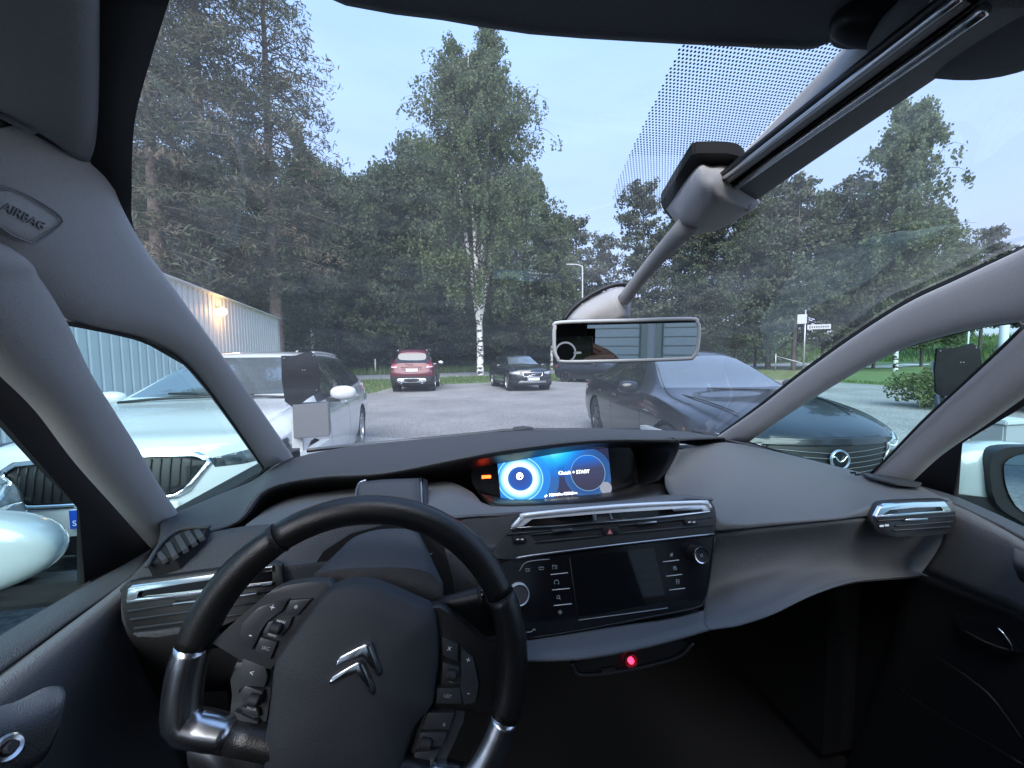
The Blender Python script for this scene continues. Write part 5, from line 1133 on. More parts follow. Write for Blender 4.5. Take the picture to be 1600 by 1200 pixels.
# ---- black estate facing us
st = st_hatch(4.94, 1.90, 1.54, .92, 1.12, 1.0, 1.06, 1.06, 1.42, zb=.22, roof_w=.57)
vo, vv2 = build_car(dict(loc=(3.02, 17.9), rot=math.pi+.09, label='black estate car facing us with an oblong grille and silver bumper plate', st=st, shape=(.28, .12, .05, .12), paint='paint_black', lower=.40, cladding=True,
    axles=(1.60, -1.34), wr=.36, hw=.95, rim='rim_alloy', dlo=[(1.0, 1.0), (.24, 1.455), (-.35, 1.47), (-1.5, 1.43), (-2.1, 1.25), (-1.95, 1.08), (-.4, 1.03)],
    windows=[[(.64, 1.03), (.18, 1.43), (-.32, 1.445), (-.35, 1.045)], [(-.41, 1.05), (-.38, 1.445), (-1.25, 1.42), (-1.3, 1.06)], [(-1.36, 1.065), (-1.31, 1.415), (-1.5, 1.40), (-2.0, 1.24), (-1.9, 1.11)]],
    windscreen=[(-.68, 1.11), (.68, 1.11), (.55, 1.44), (-.55, 1.44)], rear_window=[(-.5, 1.12), (.5, 1.12), (.44, 1.42), (-.44, 1.42)],
    cuts=[('headlight', [(.50, .80), (.52, .73), (.70, .71), (.94, .74), (.94, .83), (.75, .82)], 'lamp_glass', .003, True, 'f'),
          ('grille', [(-.41, .78), (.41, .78), (.39, .665), (.32, .622), (-.32, .622), (-.39, .665)], 'black_plastic', -.006, False, 'f'),
          ('grille_frame', [(-.44, .80), (.44, .80), (.42, .66), (.33, .60), (-.33, .60), (-.42, .66)], 'chrome', .008, False, 'f'),
          ('bumper_plate', [(-.62, .36), (.62, .36), (.56, .44), (-.56, .44)], 'satin', .010, False, 'f'), ('tail_light', [(.6, .9), (.9, .9), (.9, 1.1), (.6, 1.1)], 'tail_red', .003, True, 'r')],
    mirror=(.95, .70, 1.06), handles=(), handle_z=.9))
gy = surf_y(vv2, 0, .7)
gr = empty('grille_badge'); gr.parent = vo
tube('badge_bar', [(.34, gy+.0, .63), (0, gy+.025, .70), (-.30, gy+.01, .772)], .010, 'chrome', gr, 6, 1)
lathe('round_badge', [(.058, 0), (.066, .012), (.078, .012), (.084, 0)], 'chrome', gr, (0, gy+.022, .705), (0, 1, 0), 24)
lathe('badge_disc', [(0, .004), (.06, .004)], 'black_gloss', gr, (0, gy+.022, .705), (0, 1, 0), 20)
plate(vo, surf_y(vv2, 0, .52)+.012, .52, 'EYC 809')
slab('lower_intake', [(x, surf_y(vv2, x, z)+.014, z) for x, z in [(-.42, .385), (.42, .385), (.38, .44), (0, .445), (-.38, .44)]], (0, -.02, 0), 'gap', vo)

# ---- two cars that show only in part
st = st_hatch(4.40, 1.80, 1.47, .88, 1.04, .96, 1.02, 1.04, 1.34)
BASE = dict(st=st, shape=(.30, .10, .07, .12), axles=(1.34, -1.33), wr=.325, hw=.90, dlo=[(.95, .955), (.16, 1.39), (-.35, 1.405), (-1.30, 1.37), (-1.85, 1.2), (-.4, .985)],
    windows=[[(.62, .985), (.10, 1.36), (-.26, 1.375), (-.30, 1.0)], [(-.36, 1.0), (-.33, 1.375), (-1.14, 1.35), (-1.22, 1.06)]], windscreen=[(-.66, 1.075), (.66, 1.075), (.545, 1.37), (-.545, 1.37)], ws_min=.05,
    rear_window=[(-.52, 1.1), (.52, 1.1), (.46, 1.33), (-.46, 1.33)], cuts=[('headlight', [(.46, .72), (.52, .66), (.92, .68), (.92, .80), (.66, .79)], 'lamp_glass', .004, True, 'f'), ('grille', [(-.42, .56), (.42, .56), (.44, .70), (-.44, .70)], 'black_plastic', -.004, False, 'f'),
    ('air_intake', [(-.6, .26), (.6, .26), (.55, .40), (-.55, .40)], 'black_plastic', -.004, False, 'f'), ('tail_light', [(.55, .82), (.9, .82), (.9, .98), (.6, .98)], 'tail_red', .003, True, 'r')], mirror=(.90, .62, 1.02), handles=(-.2, -1.0), handle_z=.86)
build_car(dict(BASE, loc=(7.9, 20.6), rot=R(180+38), label='dark grey car half hidden behind the graphite saloon, under the rear-view mirror', paint='paint_graphite', rim='rim_dark'))
hl = aZ(28, 785, .70)
build_car(dict(BASE, loc=(hl[0]-.86, hl[1]-1.86), rot=0.0, label='silver car parked beside us, only its front corner showing above our left door mirror', paint='paint_silver', rim='rim_alloy'))
# ================================================================== GROUND, BUILDINGS, TREES
def leafmat(name, c1, c2, scale=.7, trans=.25, c3=None):
    m = bpy.data.materials.new(name); m.use_nodes = True; n = m.node_tree; b = n.nodes['Principled BSDF']; b.inputs['Roughness'].default_value = .6; b.inputs['Specular IOR Level'].default_value = .25
    t = n.nodes.new('ShaderNodeTexCoord'); a = n.nodes.new('ShaderNodeTexNoise'); a.inputs['Scale'].default_value = scale; a.inputs['Detail'].default_value = 4; n.links.new(t.outputs['Object'], a.inputs[0])
    r = n.nodes.new('ShaderNodeValToRGB'); e = r.color_ramp.elements; e[0].position = .32; e[0].color = (*c1, 1); e[1].position = .68; e[1].color = (*c2, 1)
    if c3: z = e.new(.52); z.color = (*c3, 1)
    n.links.new(a.outputs[0], r.inputs[0]); n.links.new(r.outputs[0], b.inputs['Base Color'])
    tr = n.nodes.new('ShaderNodeBsdfTranslucent'); n.links.new(r.outputs[0], tr.inputs[0]); mx = n.nodes.new('ShaderNodeMixShader'); mx.inputs[0].default_value = trans
    n.links.new(b.outputs[0], mx.inputs[1]); n.links.new(tr.outputs[0], mx.inputs[2]); n.links.new(mx.outputs[0], n.nodes['Material Output'].inputs[0]); MATS[name] = m
leafmat('birch_leaf', (.105, .145, .075), (.155, .195, .105), 1.1, .45)
leafmat('leaf_green', (.095, .135, .070), (.150, .180, .10), .9, .45)
leafmat('leaf_dark', (.080, .110, .065), (.120, .150, .09), .9, .45)
leafmat('pine_needle', (.080, .092, .055), (.18, .125, .085), .55, .3, (.105, .115, .075))
leafmat('pine_dark', (.080, .100, .070), (.12, .125, .085), .6, .3)
leafmat('hedge_leaf', (.08, .115, .04), (.14, .165, .07), 2.5, .25)
leafmat('grass_blade', (.06, .12, .03), (.13, .19, .06), .5, .3)
mat('pine_bark', (.125, .10, .085), .9, var=.5, vscale=6)
mat('forest_bark', (.08, .07, .06), .9, var=.4, vscale=6)
mat('asphalt', (.250, .243, .235), .95, bump=1.0, bscale=60, var=.55, vscale=22)
am = MATS['asphalt'].node_tree; bs = am.nodes['Principled BSDF']; old = bs.inputs['Base Color'].links[0].from_socket
q1 = am.nodes.new('ShaderNodeTexNoise'); q1.inputs['Scale'].default_value = .45; q1.inputs['Detail'].default_value = 7; q1.inputs['Roughness'].default_value = .65; q2 = am.nodes.new('ShaderNodeTexCoord'); q3 = am.nodes.new('ShaderNodeMapRange')
q3.inputs['From Min'].default_value = .3; q3.inputs['From Max'].default_value = .7; q3.inputs['To Min'].default_value = .66; q3.inputs['To Max'].default_value = 1.2
q4 = am.nodes.new('ShaderNodeVectorMath'); q4.operation = 'SCALE'; am.links.new(q2.outputs['Object'], q1.inputs[0]); am.links.new(q1.outputs[0], q3.inputs[0]); am.links.new(old, q4.inputs[0]); am.links.new(q3.outputs[0], q4.inputs['Scale']); am.links.new(q4.outputs[0], bs.inputs['Base Color'])
mat('road_asphalt', (.22, .225, .24), .9, var=.06, vscale=.5)
mat('grass', (.075, .13, .035), .95, var=.4, vscale=.8, col2=(.13, .16, .06))
mat('ditch_grass', (.05, .085, .03), .95, var=.4, vscale=.5)
mat('lawn', (.08, .14, .04), .95, var=.2, vscale=.35, col2=(.11, .155, .055))
mat('path_gravel', (.36, .37, .37), .9, var=.1)
mat('wall_panel', (.78, .79, .77), .55, var=.05, vscale=1.5)
mat('door_slat', (.50, .54, .50), .5, var=.04)
mat('frame_green', (.30, .34, .27), .6)
mat('galvanised', (.45, .48, .50), .4, .6)
mat('pole_white', (.46, .49, .51), .5)
mat('post_grey', (.30, .32, .34), .5)
mat('lid_dark', (.010, .010, .011), .6, var=.3, vscale=20, spec=.15)
mat('box_grey', (.13, .135, .145), .5)
mat('sign_white', (.48, .50, .52), .5)
mat('lamp_warm', (1, .6, .3), .5, emit=(1, .50, .16), estr=3.2)
mat('wood', (.25, .2, .15), .8)
# birch bark: white with dark lenticels
bb = bpy.data.materials.new('birch_bark'); bb.use_nodes = True; n = bb.node_tree; b = n.nodes['Principled BSDF']; b.inputs['Roughness'].default_value = .8
t = n.nodes.new('ShaderNodeTexCoord'); mp = n.nodes.new('ShaderNodeMapping'); mp.inputs['Scale'].default_value = (1.6, 1.6, 3.6); a = n.nodes.new('ShaderNodeTexNoise'); a.inputs['Scale'].default_value = 1.3; a.inputs['Detail'].default_value = 6
r = n.nodes.new('ShaderNodeValToRGB'); r.color_ramp.elements[0].position = .44; r.color_ramp.elements[0].color = (.03, .028, .027, 1); r.color_ramp.elements[1].position = .50; r.color_ramp.elements[1].color = (.66, .66, .65, 1)
n.links.new(t.outputs['Object'], mp.inputs[0]); n.links.new(mp.outputs[0], a.inputs[0]); n.links.new(a.outputs[0], r.inputs[0]); n.links.new(r.outputs[0], b.inputs['Base Color']); MATS['birch_bark'] = bb

def sheet(name, pts, z, m, kind='structure'):
    o = mesh_obj(name, [(x, y, z) for x, y in pts], [tuple(range(len(pts)))], m); tag(o, kind=kind); return o
rng = np.random.default_rng(11)
# terrain: flat by the lot, rising into a bank far right and a wooded rise ahead
gx = np.concatenate([np.arange(-160, 60, 4.), np.arange(60, 420, 12.)]); gy_ = np.concatenate([np.arange(-60, 140, 4.), np.arange(140, 420, 20.)])
def ground_z(x, y):
    road = 30+.31*x
    z = -.012
    d = (y-road-11)
    if d > 0: z += -.35*min(1, d/3)*max(0, 1-d/9) + 1.6*max(0, min(1, (d-6)/30))
    if x > 45:
        u = y*.84-x*.42      # the far bank on the right, crossing the view
        z += min(1, (x-45)/20)*4.5*max(0, min(1, (x-70)/35))
    return z
V = [(x, y, ground_z(x, y)) for x in gx for y in gy_]; ny = len(gy_)
F = [(i*ny+j, (i+1)*ny+j, (i+1)*ny+j+1, i*ny+j+1) for i in range(len(gx)-1) for j in range(ny-1)]
tag(mesh_obj('ground', V, F, 'ditch_grass', None, True), kind='structure')
sheet('grass_verge', [(-40, 10), (19, 10), (60, 33), (60, 30+.31*60-.2), (-40, 30-.31*40-.2)], .0, 'grass')
sheet('asphalt_lot', [(-40, -30), (19.0, -30), (18.7, 12.4), (18.9, 16), (17, 22.8), (6.4, 22.5), (2.1, 22.1), (-.66, 21.2), (-2.9, 19.8), (-3.4, 16.4), (-8, 15.5), (-40, 15)], .005, 'asphalt')
sheet('road', [(-90, 30-.31*90), (90, 30+.31*90), (90, 40+.31*90), (-90, 40-.31*90)], .010, 'road_asphalt')
sheet('lawn', [(19.3, -25), (90, -25), (90, 36), (42, 32), (24, 24), (19.3, 17)], .012, 'lawn')
sheet('footpath', [(40, 33.5), (110, 66), (114, 62), (43, 31.5)], .06, 'path_gravel')
# ---- grass blades along the edges
def blades(name, n, fx, h0, h1, w, m):
    P = np.array([fx() for _ in range(n)]); a = rng.uniform(0, 6.28, n); h = rng.uniform(h0, h1, n); V = np.zeros((n, 3, 3))
    dx, dy = np.cos(a)*w, np.sin(a)*w; V[:, 0] = P-np.c_[dx, dy, 0*dx]; V[:, 1] = P+np.c_[dx, dy, 0*dx]; V[:, 2] = P+np.c_[rng.normal(0, .25, n)*h, rng.normal(0, .25, n)*h, h]
    me = bpy.data.meshes.new(name); me.from_pydata(V.reshape(-1, 3).tolist(), [], np.arange(n*3).reshape(-1, 3).tolist()); me.materials.append(MATS[m])
    o = bpy.data.objects.new(name, me); COL.objects.link(o); tag(o, kind='stuff'); return o
def vp():
    x = rng.uniform(-14, 17); edge = 22.3 if x > -.5 else 20.5; edge = 16.6 if x < -3.2 else edge
    return (x, rng.uniform(edge, 30+.31*x), 0)
blades('verge_grass', 9000, vp, .05, .28, .02, 'grass_blade')
def dp():
    x = rng.uniform(-45, 45); d = rng.uniform(0, 9)**1.0; y = 40.3+.31*x+d; return (x, y, ground_z(x, y))
blades('roadside_grass', 16000, dp, .3, 1.0, .06, 'grass_blade')
def lp():
    x = rng.uniform(70, 118); y = rng.uniform(30, 95); return (x, y, ground_z(x, y))
blades('bank_grass', 9000, lp, .3, 1.2, .10, 'grass_blade')
def le(): return (rng.uniform(19.2, 20.2), rng.uniform(-6, 17), 0)
blades('lawn_edge_grass', 2500, le, .06, .2, .015, 'grass_blade')

# ---- leaf clouds
def leaf_mesh(name, P, size, m, asp=1.0, droop=0.):
    P = np.asarray(P); n = len(P); u = rng.normal(size=(n, 3)); u[:, 2] -= droop; u /= np.linalg.norm(u, axis=1)[:, None]
    v = np.cross(u, rng.normal(size=(n, 3))); v /= np.linalg.norm(v, axis=1)[:, None]
    s = size*rng.uniform(.65, 1.35, n)[:, None]; a = u*s*.5; b = v*s*.5*asp
    V = np.stack([P-a, P+b*.9, P+a, P-b*.9], 1).reshape(-1, 3); F = np.arange(4*n).reshape(-1, 4)
    me = bpy.data.meshes.new(name); me.vertices.add(4*n); me.vertices.foreach_set('co', V.ravel()); me.loops.add(4*n); me.loops.foreach_set('vertex_index', F.ravel().astype(np.int32))
    me.polygons.add(n); me.polygons.foreach_set('loop_start', np.arange(0, 4*n, 4, dtype=np.int32)); me.polygons.foreach_set('loop_total', np.full(n, 4, dtype=np.int32)); me.update(calc_edges=True)
    me.materials.append(MATS[m]); return me
def obj_of(name, me, parent=None):
    o = bpy.data.objects.new(name, me); COL.objects.link(o); o.parent = parent; return o
def limbs_mesh(name, limbs, m, seg=6):
    V = []; F = []
    for P, R0, R1 in limbs:
        pts = cr_line(P, 3); n = len(pts); base = len(V)
        for i, p in enumerate(pts):
            t = pts[min(i+1, n-1)]-pts[max(i-1, 0)]; t /= np.linalg.norm(t)+1e-9; a = np.array([1., 0, 0]) if abs(t[0]) < .8 else np.array([0, 1., 0]); a -= t*(a@t); a /= np.linalg.norm(a); b = np.cross(t, a); r = R0+(R1-R0)*i/(n-1)
            for k in range(seg): w = 6.2832*k/seg; V.append(p+r*(a*math.cos(w)+b*math.sin(w)))
        for i in range(n-1):
            for k in range(seg): F.append((base+i*seg+k, base+i*seg+(k+1) % seg, base+(i+1)*seg+(k+1) % seg, base+(i+1)*seg+k))
    me = bpy.data.meshes.new(name); me.from_pydata([tuple(v) for v in V], [], F); me.polygons.foreach_set('use_smooth', [True]*len(F)); me.materials.append(MATS[m]); return me
TW = []
def birch(H, stems, rad, nb, leaf, per, h0, full=1.6, clear=False):
    """stems: list of (x offset at top, y offset, top height share)"""
    L = []; P = []; paths = []; TW.clear()
    L.append(([(0, 0, -.2), (.03, 0, H*.08), (-.02, .02, H*.17)], H*.0108, H*.0082))
    for (ox, oy, sh) in stems:
        path = [np.array(q) for q in [(-.02, .02, H*.155), (ox*.35, oy*.35, H*.30*sh+H*.05), (ox*.7, oy*.7, H*.6*sh), (ox*.95, oy, H*.82*sh), (ox, oy, H*sh)]]
        L.append((path, H*.0082, H*.0012)); paths.append((path, sh))
    for k in range(nb):
        path, sh = paths[rng.integers(len(paths))]; t = rng.uniform(.02, 1)**.85; i = min(int(t*(len(path)-1)), len(path)-2); f = t*(len(path)-1)-i; p = path[i]*(1-f)+path[i+1]*f
        h = p[2]/H
        if h < h0: continue
        r = rad*(min(1, max(.08, (1-h)*full)) if h > .35 else .75+.25*min(1, (h-h0)/.15))*rng.uniform(.35, 1.0); r = min(r, rad)
        az = rng.uniform(0, 6.283); d = np.array((math.cos(az), math.sin(az), 0)); up = rng.uniform(.25, .8)*r
        e = p+d*r*.7+np.array((0, 0, up)); tip = p+d*r+np.array((0, 0, up*.75))
        TW.append(([p, p+d*r*.35+np.array((0, 0, up*.6)), e, tip], .010+.009*r, .005))
        for q in range(per):
            s = rng.uniform(.25, 1)
            if clear and h < .42 and s*r < 2.2: continue
            b0 = (p*(1-s)**2+2*s*(1-s)*(p+d*r*.4+np.array((0, 0, up)))+tip*s*s)+rng.normal(0, .22, 3)*np.array((1, 1, .6)); ln = rng.uniform(.4, 1.0)*(.6+.16*H*.5*(1-.6*h))*.62; nl = int(ln/leaf*2.2)+3; sw = rng.normal(0, .10, 2)
            for j in range(nl):
                u = j/nl; P.append(b0+np.array((sw[0]*u, sw[1]*u, -ln*u))+rng.normal(0, leaf*.45, 3))
    return L, np.array(P)
def conifer(H, rad, h0, nb, leaf, per, droop=.15, conic=1.0):
    L = [([(0, 0, -.2), (rng.normal(0, .1), 0, H*.35), (rng.normal(0, .15), rng.normal(0, .15), H*.7), (0, 0, H)], H*.0145, H*.001)]; P = []
    for k in range(nb):
        h = h0+(1-h0)*((k+rng.uniform(0, 1))/nb)**.9; g = (h-h0)/(1-h0); env = (min(1, g/.18)*.5+.5)*(1-g)**(.55*conic)+.05
        r = rad*env*rng.uniform(.55, 1.05); az = rng.uniform(0, 6.283); d = np.array((math.cos(az), math.sin(az), 0)); z0 = H*h
        sag = -droop*r*(1-g)+.25*r*g; p = np.array((0, 0, z0)); tip = p+d*r+np.array((0, 0, sag)); L.append(([p, p+d*r*.5+np.array((0, 0, sag*.3)), tip], .012+.009*r, .005))
        for q in range(int(per*(.4+r/rad))):
            s = rng.uniform(.22, 1.03); side = np.array((-d[1], d[0], 0))*rng.normal(0, .22)*r*(1.1-s*.6); c = p+(tip-p)*s+side+np.array((0, 0, rng.normal(0, .12)))
            for j in range(7): P.append(c+rng.normal(0, leaf*.75, 3)*np.array((1, 1, .6)))
    return L, np.array(P)
def roundtree(H, rad, h0, ncl, leaf, per):
    L = [([(0, 0, -.2), (.1, 0, H*.3), (-.1, .1, H*.6), (0, 0, H*.92)], H*.010, H*.002)]; P = []
    for k in range(ncl):
        h = rng.uniform(h0, 1); g = (h-h0)/(1-h0); env = math.sin(math.pi*min(1, .18+.82*g)**.85)**.75+.12; r = rad*env*math.sqrt(rng.uniform(.08, 1)); az = rng.uniform(0, 6.283)
        c = np.array((r*math.cos(az), r*math.sin(az), H*h)); L.append(([(0, 0, c[2]*.8), c*np.array((.5, .5, .93)), c], .05, .012)); sz = rng.uniform(.45, 1.5)*(.38+.10*rad)
        q = rng.normal(0, 1, (per, 3)); q /= np.linalg.norm(q, axis=1)[:, None]; q *= sz*rng.uniform(.35, 1, per)[:, None]**.5; q[:, 2] *= .75; P.append(c+q)
    return L, np.concatenate(P)
def tree_at(px, D, label, cat='tree', kindname='tree', meshes=None, top=None, H=None, rz=None, group=None, sx=1.0, yy=None):
    r = ray(px, 560); r = r/math.hypot(r[0], r[1]); x, y = CAM[0]+r[0]*D, r[1]*D; z = ground_z(x, y)
    t = empty(kindname, (x, y, z), rng.uniform(0, 6.28) if rz is None else rz); tag(t, label, cat, group)
    tr = obj_of('trunk', meshes[0], t); cr = obj_of('crown', meshes[1], t)
    if len(meshes) > 2: obj_of('branches', meshes[2], t)
    if top is not None:
        q = ray(px, top); zt = CAM[2]+D*q[2]/math.hypot(q[0], q[1])-z; s = zt/H; t.scale = (s*sx, s*sx, s)
    return t
# the big birch ahead
H = 28.0; L_, P_ = birch(H, [(-2.0, .4, .93), (1.0, -.3, 1.0), (2.4, .8, .86), (-.6, -1.0, .88), (.2, 1.2, .9)], 5.7, 540, .20, 13, .17, 2.5, True)
print('birch leaves', len(P_))
bt = tree_at(750, 33.0, 'tall silver birch with white forked trunk standing behind the two far cars', meshes=(limbs_mesh('trunk', L_, 'birch_bark', 8), leaf_mesh('crown', P_, .235, 'birch_leaf', .7, .6), limbs_mesh('branches', TW, 'forest_bark', 5)), top=28, H=28.0, rz=.0, kindname='birch_tree')
H = 20.0; L_, P_ = birch(H, [(-.8, .3, .93), (.7, -.2, 1.0), (.2, .7, .86)], 4.4, 300, .25, 11, .16, 2.3); print('birch2', len(P_))
BIR = (limbs_mesh('trunk', L_, 'birch_bark', 6), leaf_mesh('crown', P_, .28, 'birch_leaf', .75, .5), limbs_mesh('branches', TW, 'forest_bark', 5))
L_, P_ = conifer(26.0, 4.8, .20, 215, .24, 14, .34, .7); print('pine', len(P_))
PIN = (limbs_mesh('trunk', L_, 'pine_bark', 8), leaf_mesh('crown', P_, .32, 'pine_needle', .24, .1))
L_, P_ = conifer(18.0, 4.2, .22, 110, .26, 12, .0, .55); print('pine2', len(P_))
PN2 = (limbs_mesh('trunk', L_, 'forest_bark', 6), leaf_mesh('crown', P_, .40, 'pine_dark', .5, 0))
RT = []
for k, (hh, rr, mm) in enumerate([(16., 4.2, 'leaf_green'), (17., 4.8, 'leaf_dark'), (15., 4.0, 'leaf_green')]):
    L_, P_ = roundtree(hh, rr, .14, 210, .35, 120); RT.append((hh, (limbs_mesh('trunk', L_, 'forest_bark', 5), leaf_mesh('crown', P_, .25, mm, .75, .2))))
print('round', len(P_))
# tall pines on the left beyond the panel wall
for px, D, H_, lab, s in [(436, 30.0, 26., 'tall pine with a thick bare lower trunk at the far end of the panel wall', 1.15), (330, 29.0, 26., 'tall pine rising over the wall lamp', 1.08), (262, 27.5, 26., 'tall pine beside the left edge of the windscreen', 1.12),
                     (215, 34.0, 26., 'pine furthest left, half behind the front pillar', 1.1), (385, 40.0, 26., 'slimmer pine between the two tallest ones, further back', .95)]:
    t = tree_at(px, D, lab, meshes=PIN, group='tall pines on the left', kindname='pine_tree'); t.scale = (s, s, s)
FOREST = [  # px, distance, top row, kind, words
 (490, 44, 215, 'b', 'birch just right of the thick pine trunk'), (530, 46, 275, 'r0', 'leafy tree at the gap between pines and the big birch'), (570, 47, 285, 'r1', 'dark leafy tree above the white estate and red car gap'),
 (612, 45, 268, 'r2', 'leafy tree above the red car, left of centre'), (655, 44, 225, 'r1', 'tall dark leafy tree directly left of the big birch'), (690, 50, 215, 'b', 'slender birch showing through the left side of the big birch'),
 (820, 47, 270, 'r0', 'leafy tree on the right flank of the big birch'), (862, 46, 318, 'b', 'low birch just right of the big birch'), (900, 50, 345, 'p', 'pine behind the street lamp'), (938, 52, 372, 'p', 'pine between the street lamp and the mirror foot'),
 (1002, 46, 292, 'p', 'round topped pine above the rear-view mirror foot'), (1060, 50, 335, 'r1', 'dark leafy tree behind the wire cover rod'), (1100, 47, 300, 'p', 'pine behind the grey sensor housing, its top left'), (1150, 46, 285, 'r1', 'dark leafy tree right below the sensor housing'),
 (1200, 48, 272, 'p', 'pine right of the sensor housing'), (1240, 45, 285, 'p', 'pine under the middle of the ceiling beam'), (1285, 47, 308, 'r2', 'leafy tree left of the tall birch on the right'), (1322, 46, 285, 'p', 'pine close against the tall right-hand birch'),
 (1400, 44, 150, 'b', 'tall birch on the right beside the open sky'), (1440, 62, 330, 'r0', 'leafy tree at the right foot of the tall birch'), (1478, 90, 385, 'p', 'small pine right of the tall birch'), (1530, 92, 362, 'p', 'lone pine in the open sky at right'),
 (1600, 95, 380, 'p', 'pine at the right edge of the view'), (1365, 52, 300, 'r1', 'dark leafy tree behind the tall right-hand birch'), (1180, 60, 330, 'r0', 'leafy tree in the second row above the saloon'), (470, 58, 280, 'r1', 'dark leafy tree behind the thick pine trunk'),
 (720, 60, 300, 'r2', 'leafy tree far behind the birch trunk'), (780, 58, 310, 'r1', 'dark leafy tree behind the black estate'), (1650, 90, 420, 'p', 'pine past the right pillar'), (420, 60, 260, 'r2', 'leafy tree behind the wall end'), (300, 55, 240, 'r1', 'dark leafy tree far behind the wall lamp'), (250, 60, 260, 'r0', 'leafy tree far left behind the pines')]
for px, D, top, k, lab in FOREST:
    if k == 'b': tree_at(px, D, lab, meshes=BIR, top=top, H=20.0, group='trees of the wood', kindname='birch_tree', sx=.8 if top < 200 else .95)
    elif k == 'p': tree_at(px, D, lab, meshes=PN2, top=top, H=18.0, group='trees of the wood', kindname='pine_tree', sx=.95)
    else: hh, ms = RT[int(k[1])]; tree_at(px, D, lab, meshes=ms, top=top, H=hh, group='trees of the wood', kindname='leafy_tree', sx=.9)
# undergrowth and the far wood that closes the view
P_ = []
for k in range(1500):
    x = rng.uniform(-55, 72); y = 47+.31*x+rng.uniform(0, 11); c = np.array((x, y, ground_z(x, y)+rng.uniform(.3, 4.2))); q = rng.normal(0, 1, (60, 3))*np.array((1.0, .8, .8)); P_.append(c+q)
tag(obj_of('undergrowth', leaf_mesh('undergrowth', np.concatenate(P_), .42, 'leaf_dark', .8)), kind='stuff')
P_ = []
for k in range(2300):
    x = rng.uniform(-110, 112); y = 66+.31*x+rng.uniform(0, 22); c = np.array((x, y, rng.uniform(.5, 13.0)*(1 if x < 62 else .55))); q = rng.normal(0, 1, (45, 3))*np.array((2.2, 1.8, 1.5)); P_.append(c+q)
tag(obj_of('far_wood', leaf_mesh('far_wood', np.concatenate(P_), 1.0, 'leaf_dark', .8)), kind='stuff')
# bushes at the lot edge, right
def bush(n, r, h):
    q = rng.normal(0, 1, (n, 3)); q /= np.linalg.norm(q, axis=1)[:, None]; q *= rng.uniform(.2, 1, n)[:, None]**.45*(1+.25*np.sin(q[:, :1]*7+q[:, 1:2]*5)); q = q*np.array((r, r, h*.55)); q[:, 2] += h*.5; return q
bsm = leaf_mesh('foliage', bush(5200, .95, 1.05), .085, 'hedge_leaf', .6); bst = limbs_mesh('stem', [([(0, 0, 0), (math.cos(a)*.25, math.sin(a)*.25, .4), (math.cos(a)*.6, math.sin(a)*.6, .85)], .018, .006) for a in np.linspace(0, 6, 9)], 'forest_bark', 5)
for (x, y, s, lab) in [(11.9, 7.6, .95, 'leafy bush at the lot edge seen through the right quarter window'), (13.2, 6.6, .9, 'bush behind the right heater post lid'), (14.2, 5.2, .95, 'bush nearest the right door mirror'), (15.1, 3.8, 1.0, 'bush furthest right above the door mirror')]:
    b = empty('bush', (x, y, 0), rng.uniform(0, 6)); b.scale = (s, s, s); tag(b, lab, 'bush', 'bushes at the lot edge'); obj_of('foliage', bsm, b); obj_of('stem', bst, b)

# ---- ribbed panel building on the left
A = np.array((-5.2, -6.2)); B = np.array((-9.35, 23.3)); dv = (B-A)/np.linalg.norm(B-A); nv = np.array((dv[1], -dv[0])); LEN = np.linalg.norm(B-A); HW = 3.72
bld = tag(empty('panel_building', (A[0], A[1], 0), math.atan2(dv[1], dv[0])), 'long pale building with vertical ribbed panels behind the white estate', 'building')
box('wall_core', (LEN/2, 1.1, HW/2), (LEN, 2.0, HW), 'wall_panel', bld)
npn = int(LEN/.33); pm = None
for k in range(npn):
    x = (k+.5)*LEN/npn
    if pm is None:
        w = LEN/npn; bm = bmesh.new(); prof = [(-w*.5+.012, 0), (-w*.5+.03, -.035), (w*.16, -.035), (w*.22, -.012), (w*.40, -.012), (w*.5-.004, 0)]
        lo = [bm.verts.new((a, b, .12)) for a, b in prof]; hi = [bm.verts.new((a, b, HW)) for a, b in prof]
        for i in range(len(prof)-1): bm.faces.new((lo[i], lo[i+1], hi[i+1], hi[i]))
        o = finish(bm, 'panel', 'wall_panel', bld); o.location = (x, .095, 0); pm = o.data
    else: o = obj_of('panel', pm, bld); o.location = (x, .095, 0)
box('roof_flashing', (LEN/2, .95, HW+.012), (LEN+.06, 2.1, .03), 'wall_panel', bld)
box('plinth', (LEN/2, .09, .06), (LEN, .1, .12), 'post_grey', bld)
cap = box('end_trim', (LEN+.02, .08, HW/2), (.06, .12, HW), 'pole_white', bld)
# globe lamp on that wall
lx = (15.35-A[1])/dv[1]; lp3 = np.array((A[0]+dv[0]*lx, A[1]+dv[1]*lx, 3.16))+np.array((nv[0], nv[1], 0))*.12
wl_ = tag(empty('wall_lamp', tuple(lp3)), 'lit round orange lamp on the ribbed wall', 'lamp')
bm = bmesh.new(); bmesh.ops.create_uvsphere(bm, u_segments=20, v_segments=14, radius=.15); finish(bm, 'globe', 'lamp_warm', wl_, True)
box('bracket', (-nv[0]*.10, -nv[1]*.10, .13), (.12, .12, .10), 'galvanised', wl_, .01)
ld = bpy.data.lights.new('wall_lamp_light', 'POINT'); ld.energy = 9; ld.color = (1, .55, .22); ld.shadow_soft_size = .15; lo_ = bpy.data.objects.new('wall_lamp_light', ld); COL.objects.link(lo_); lo_.location = tuple(lp3+np.array((nv[0], nv[1], 0))*.22); 

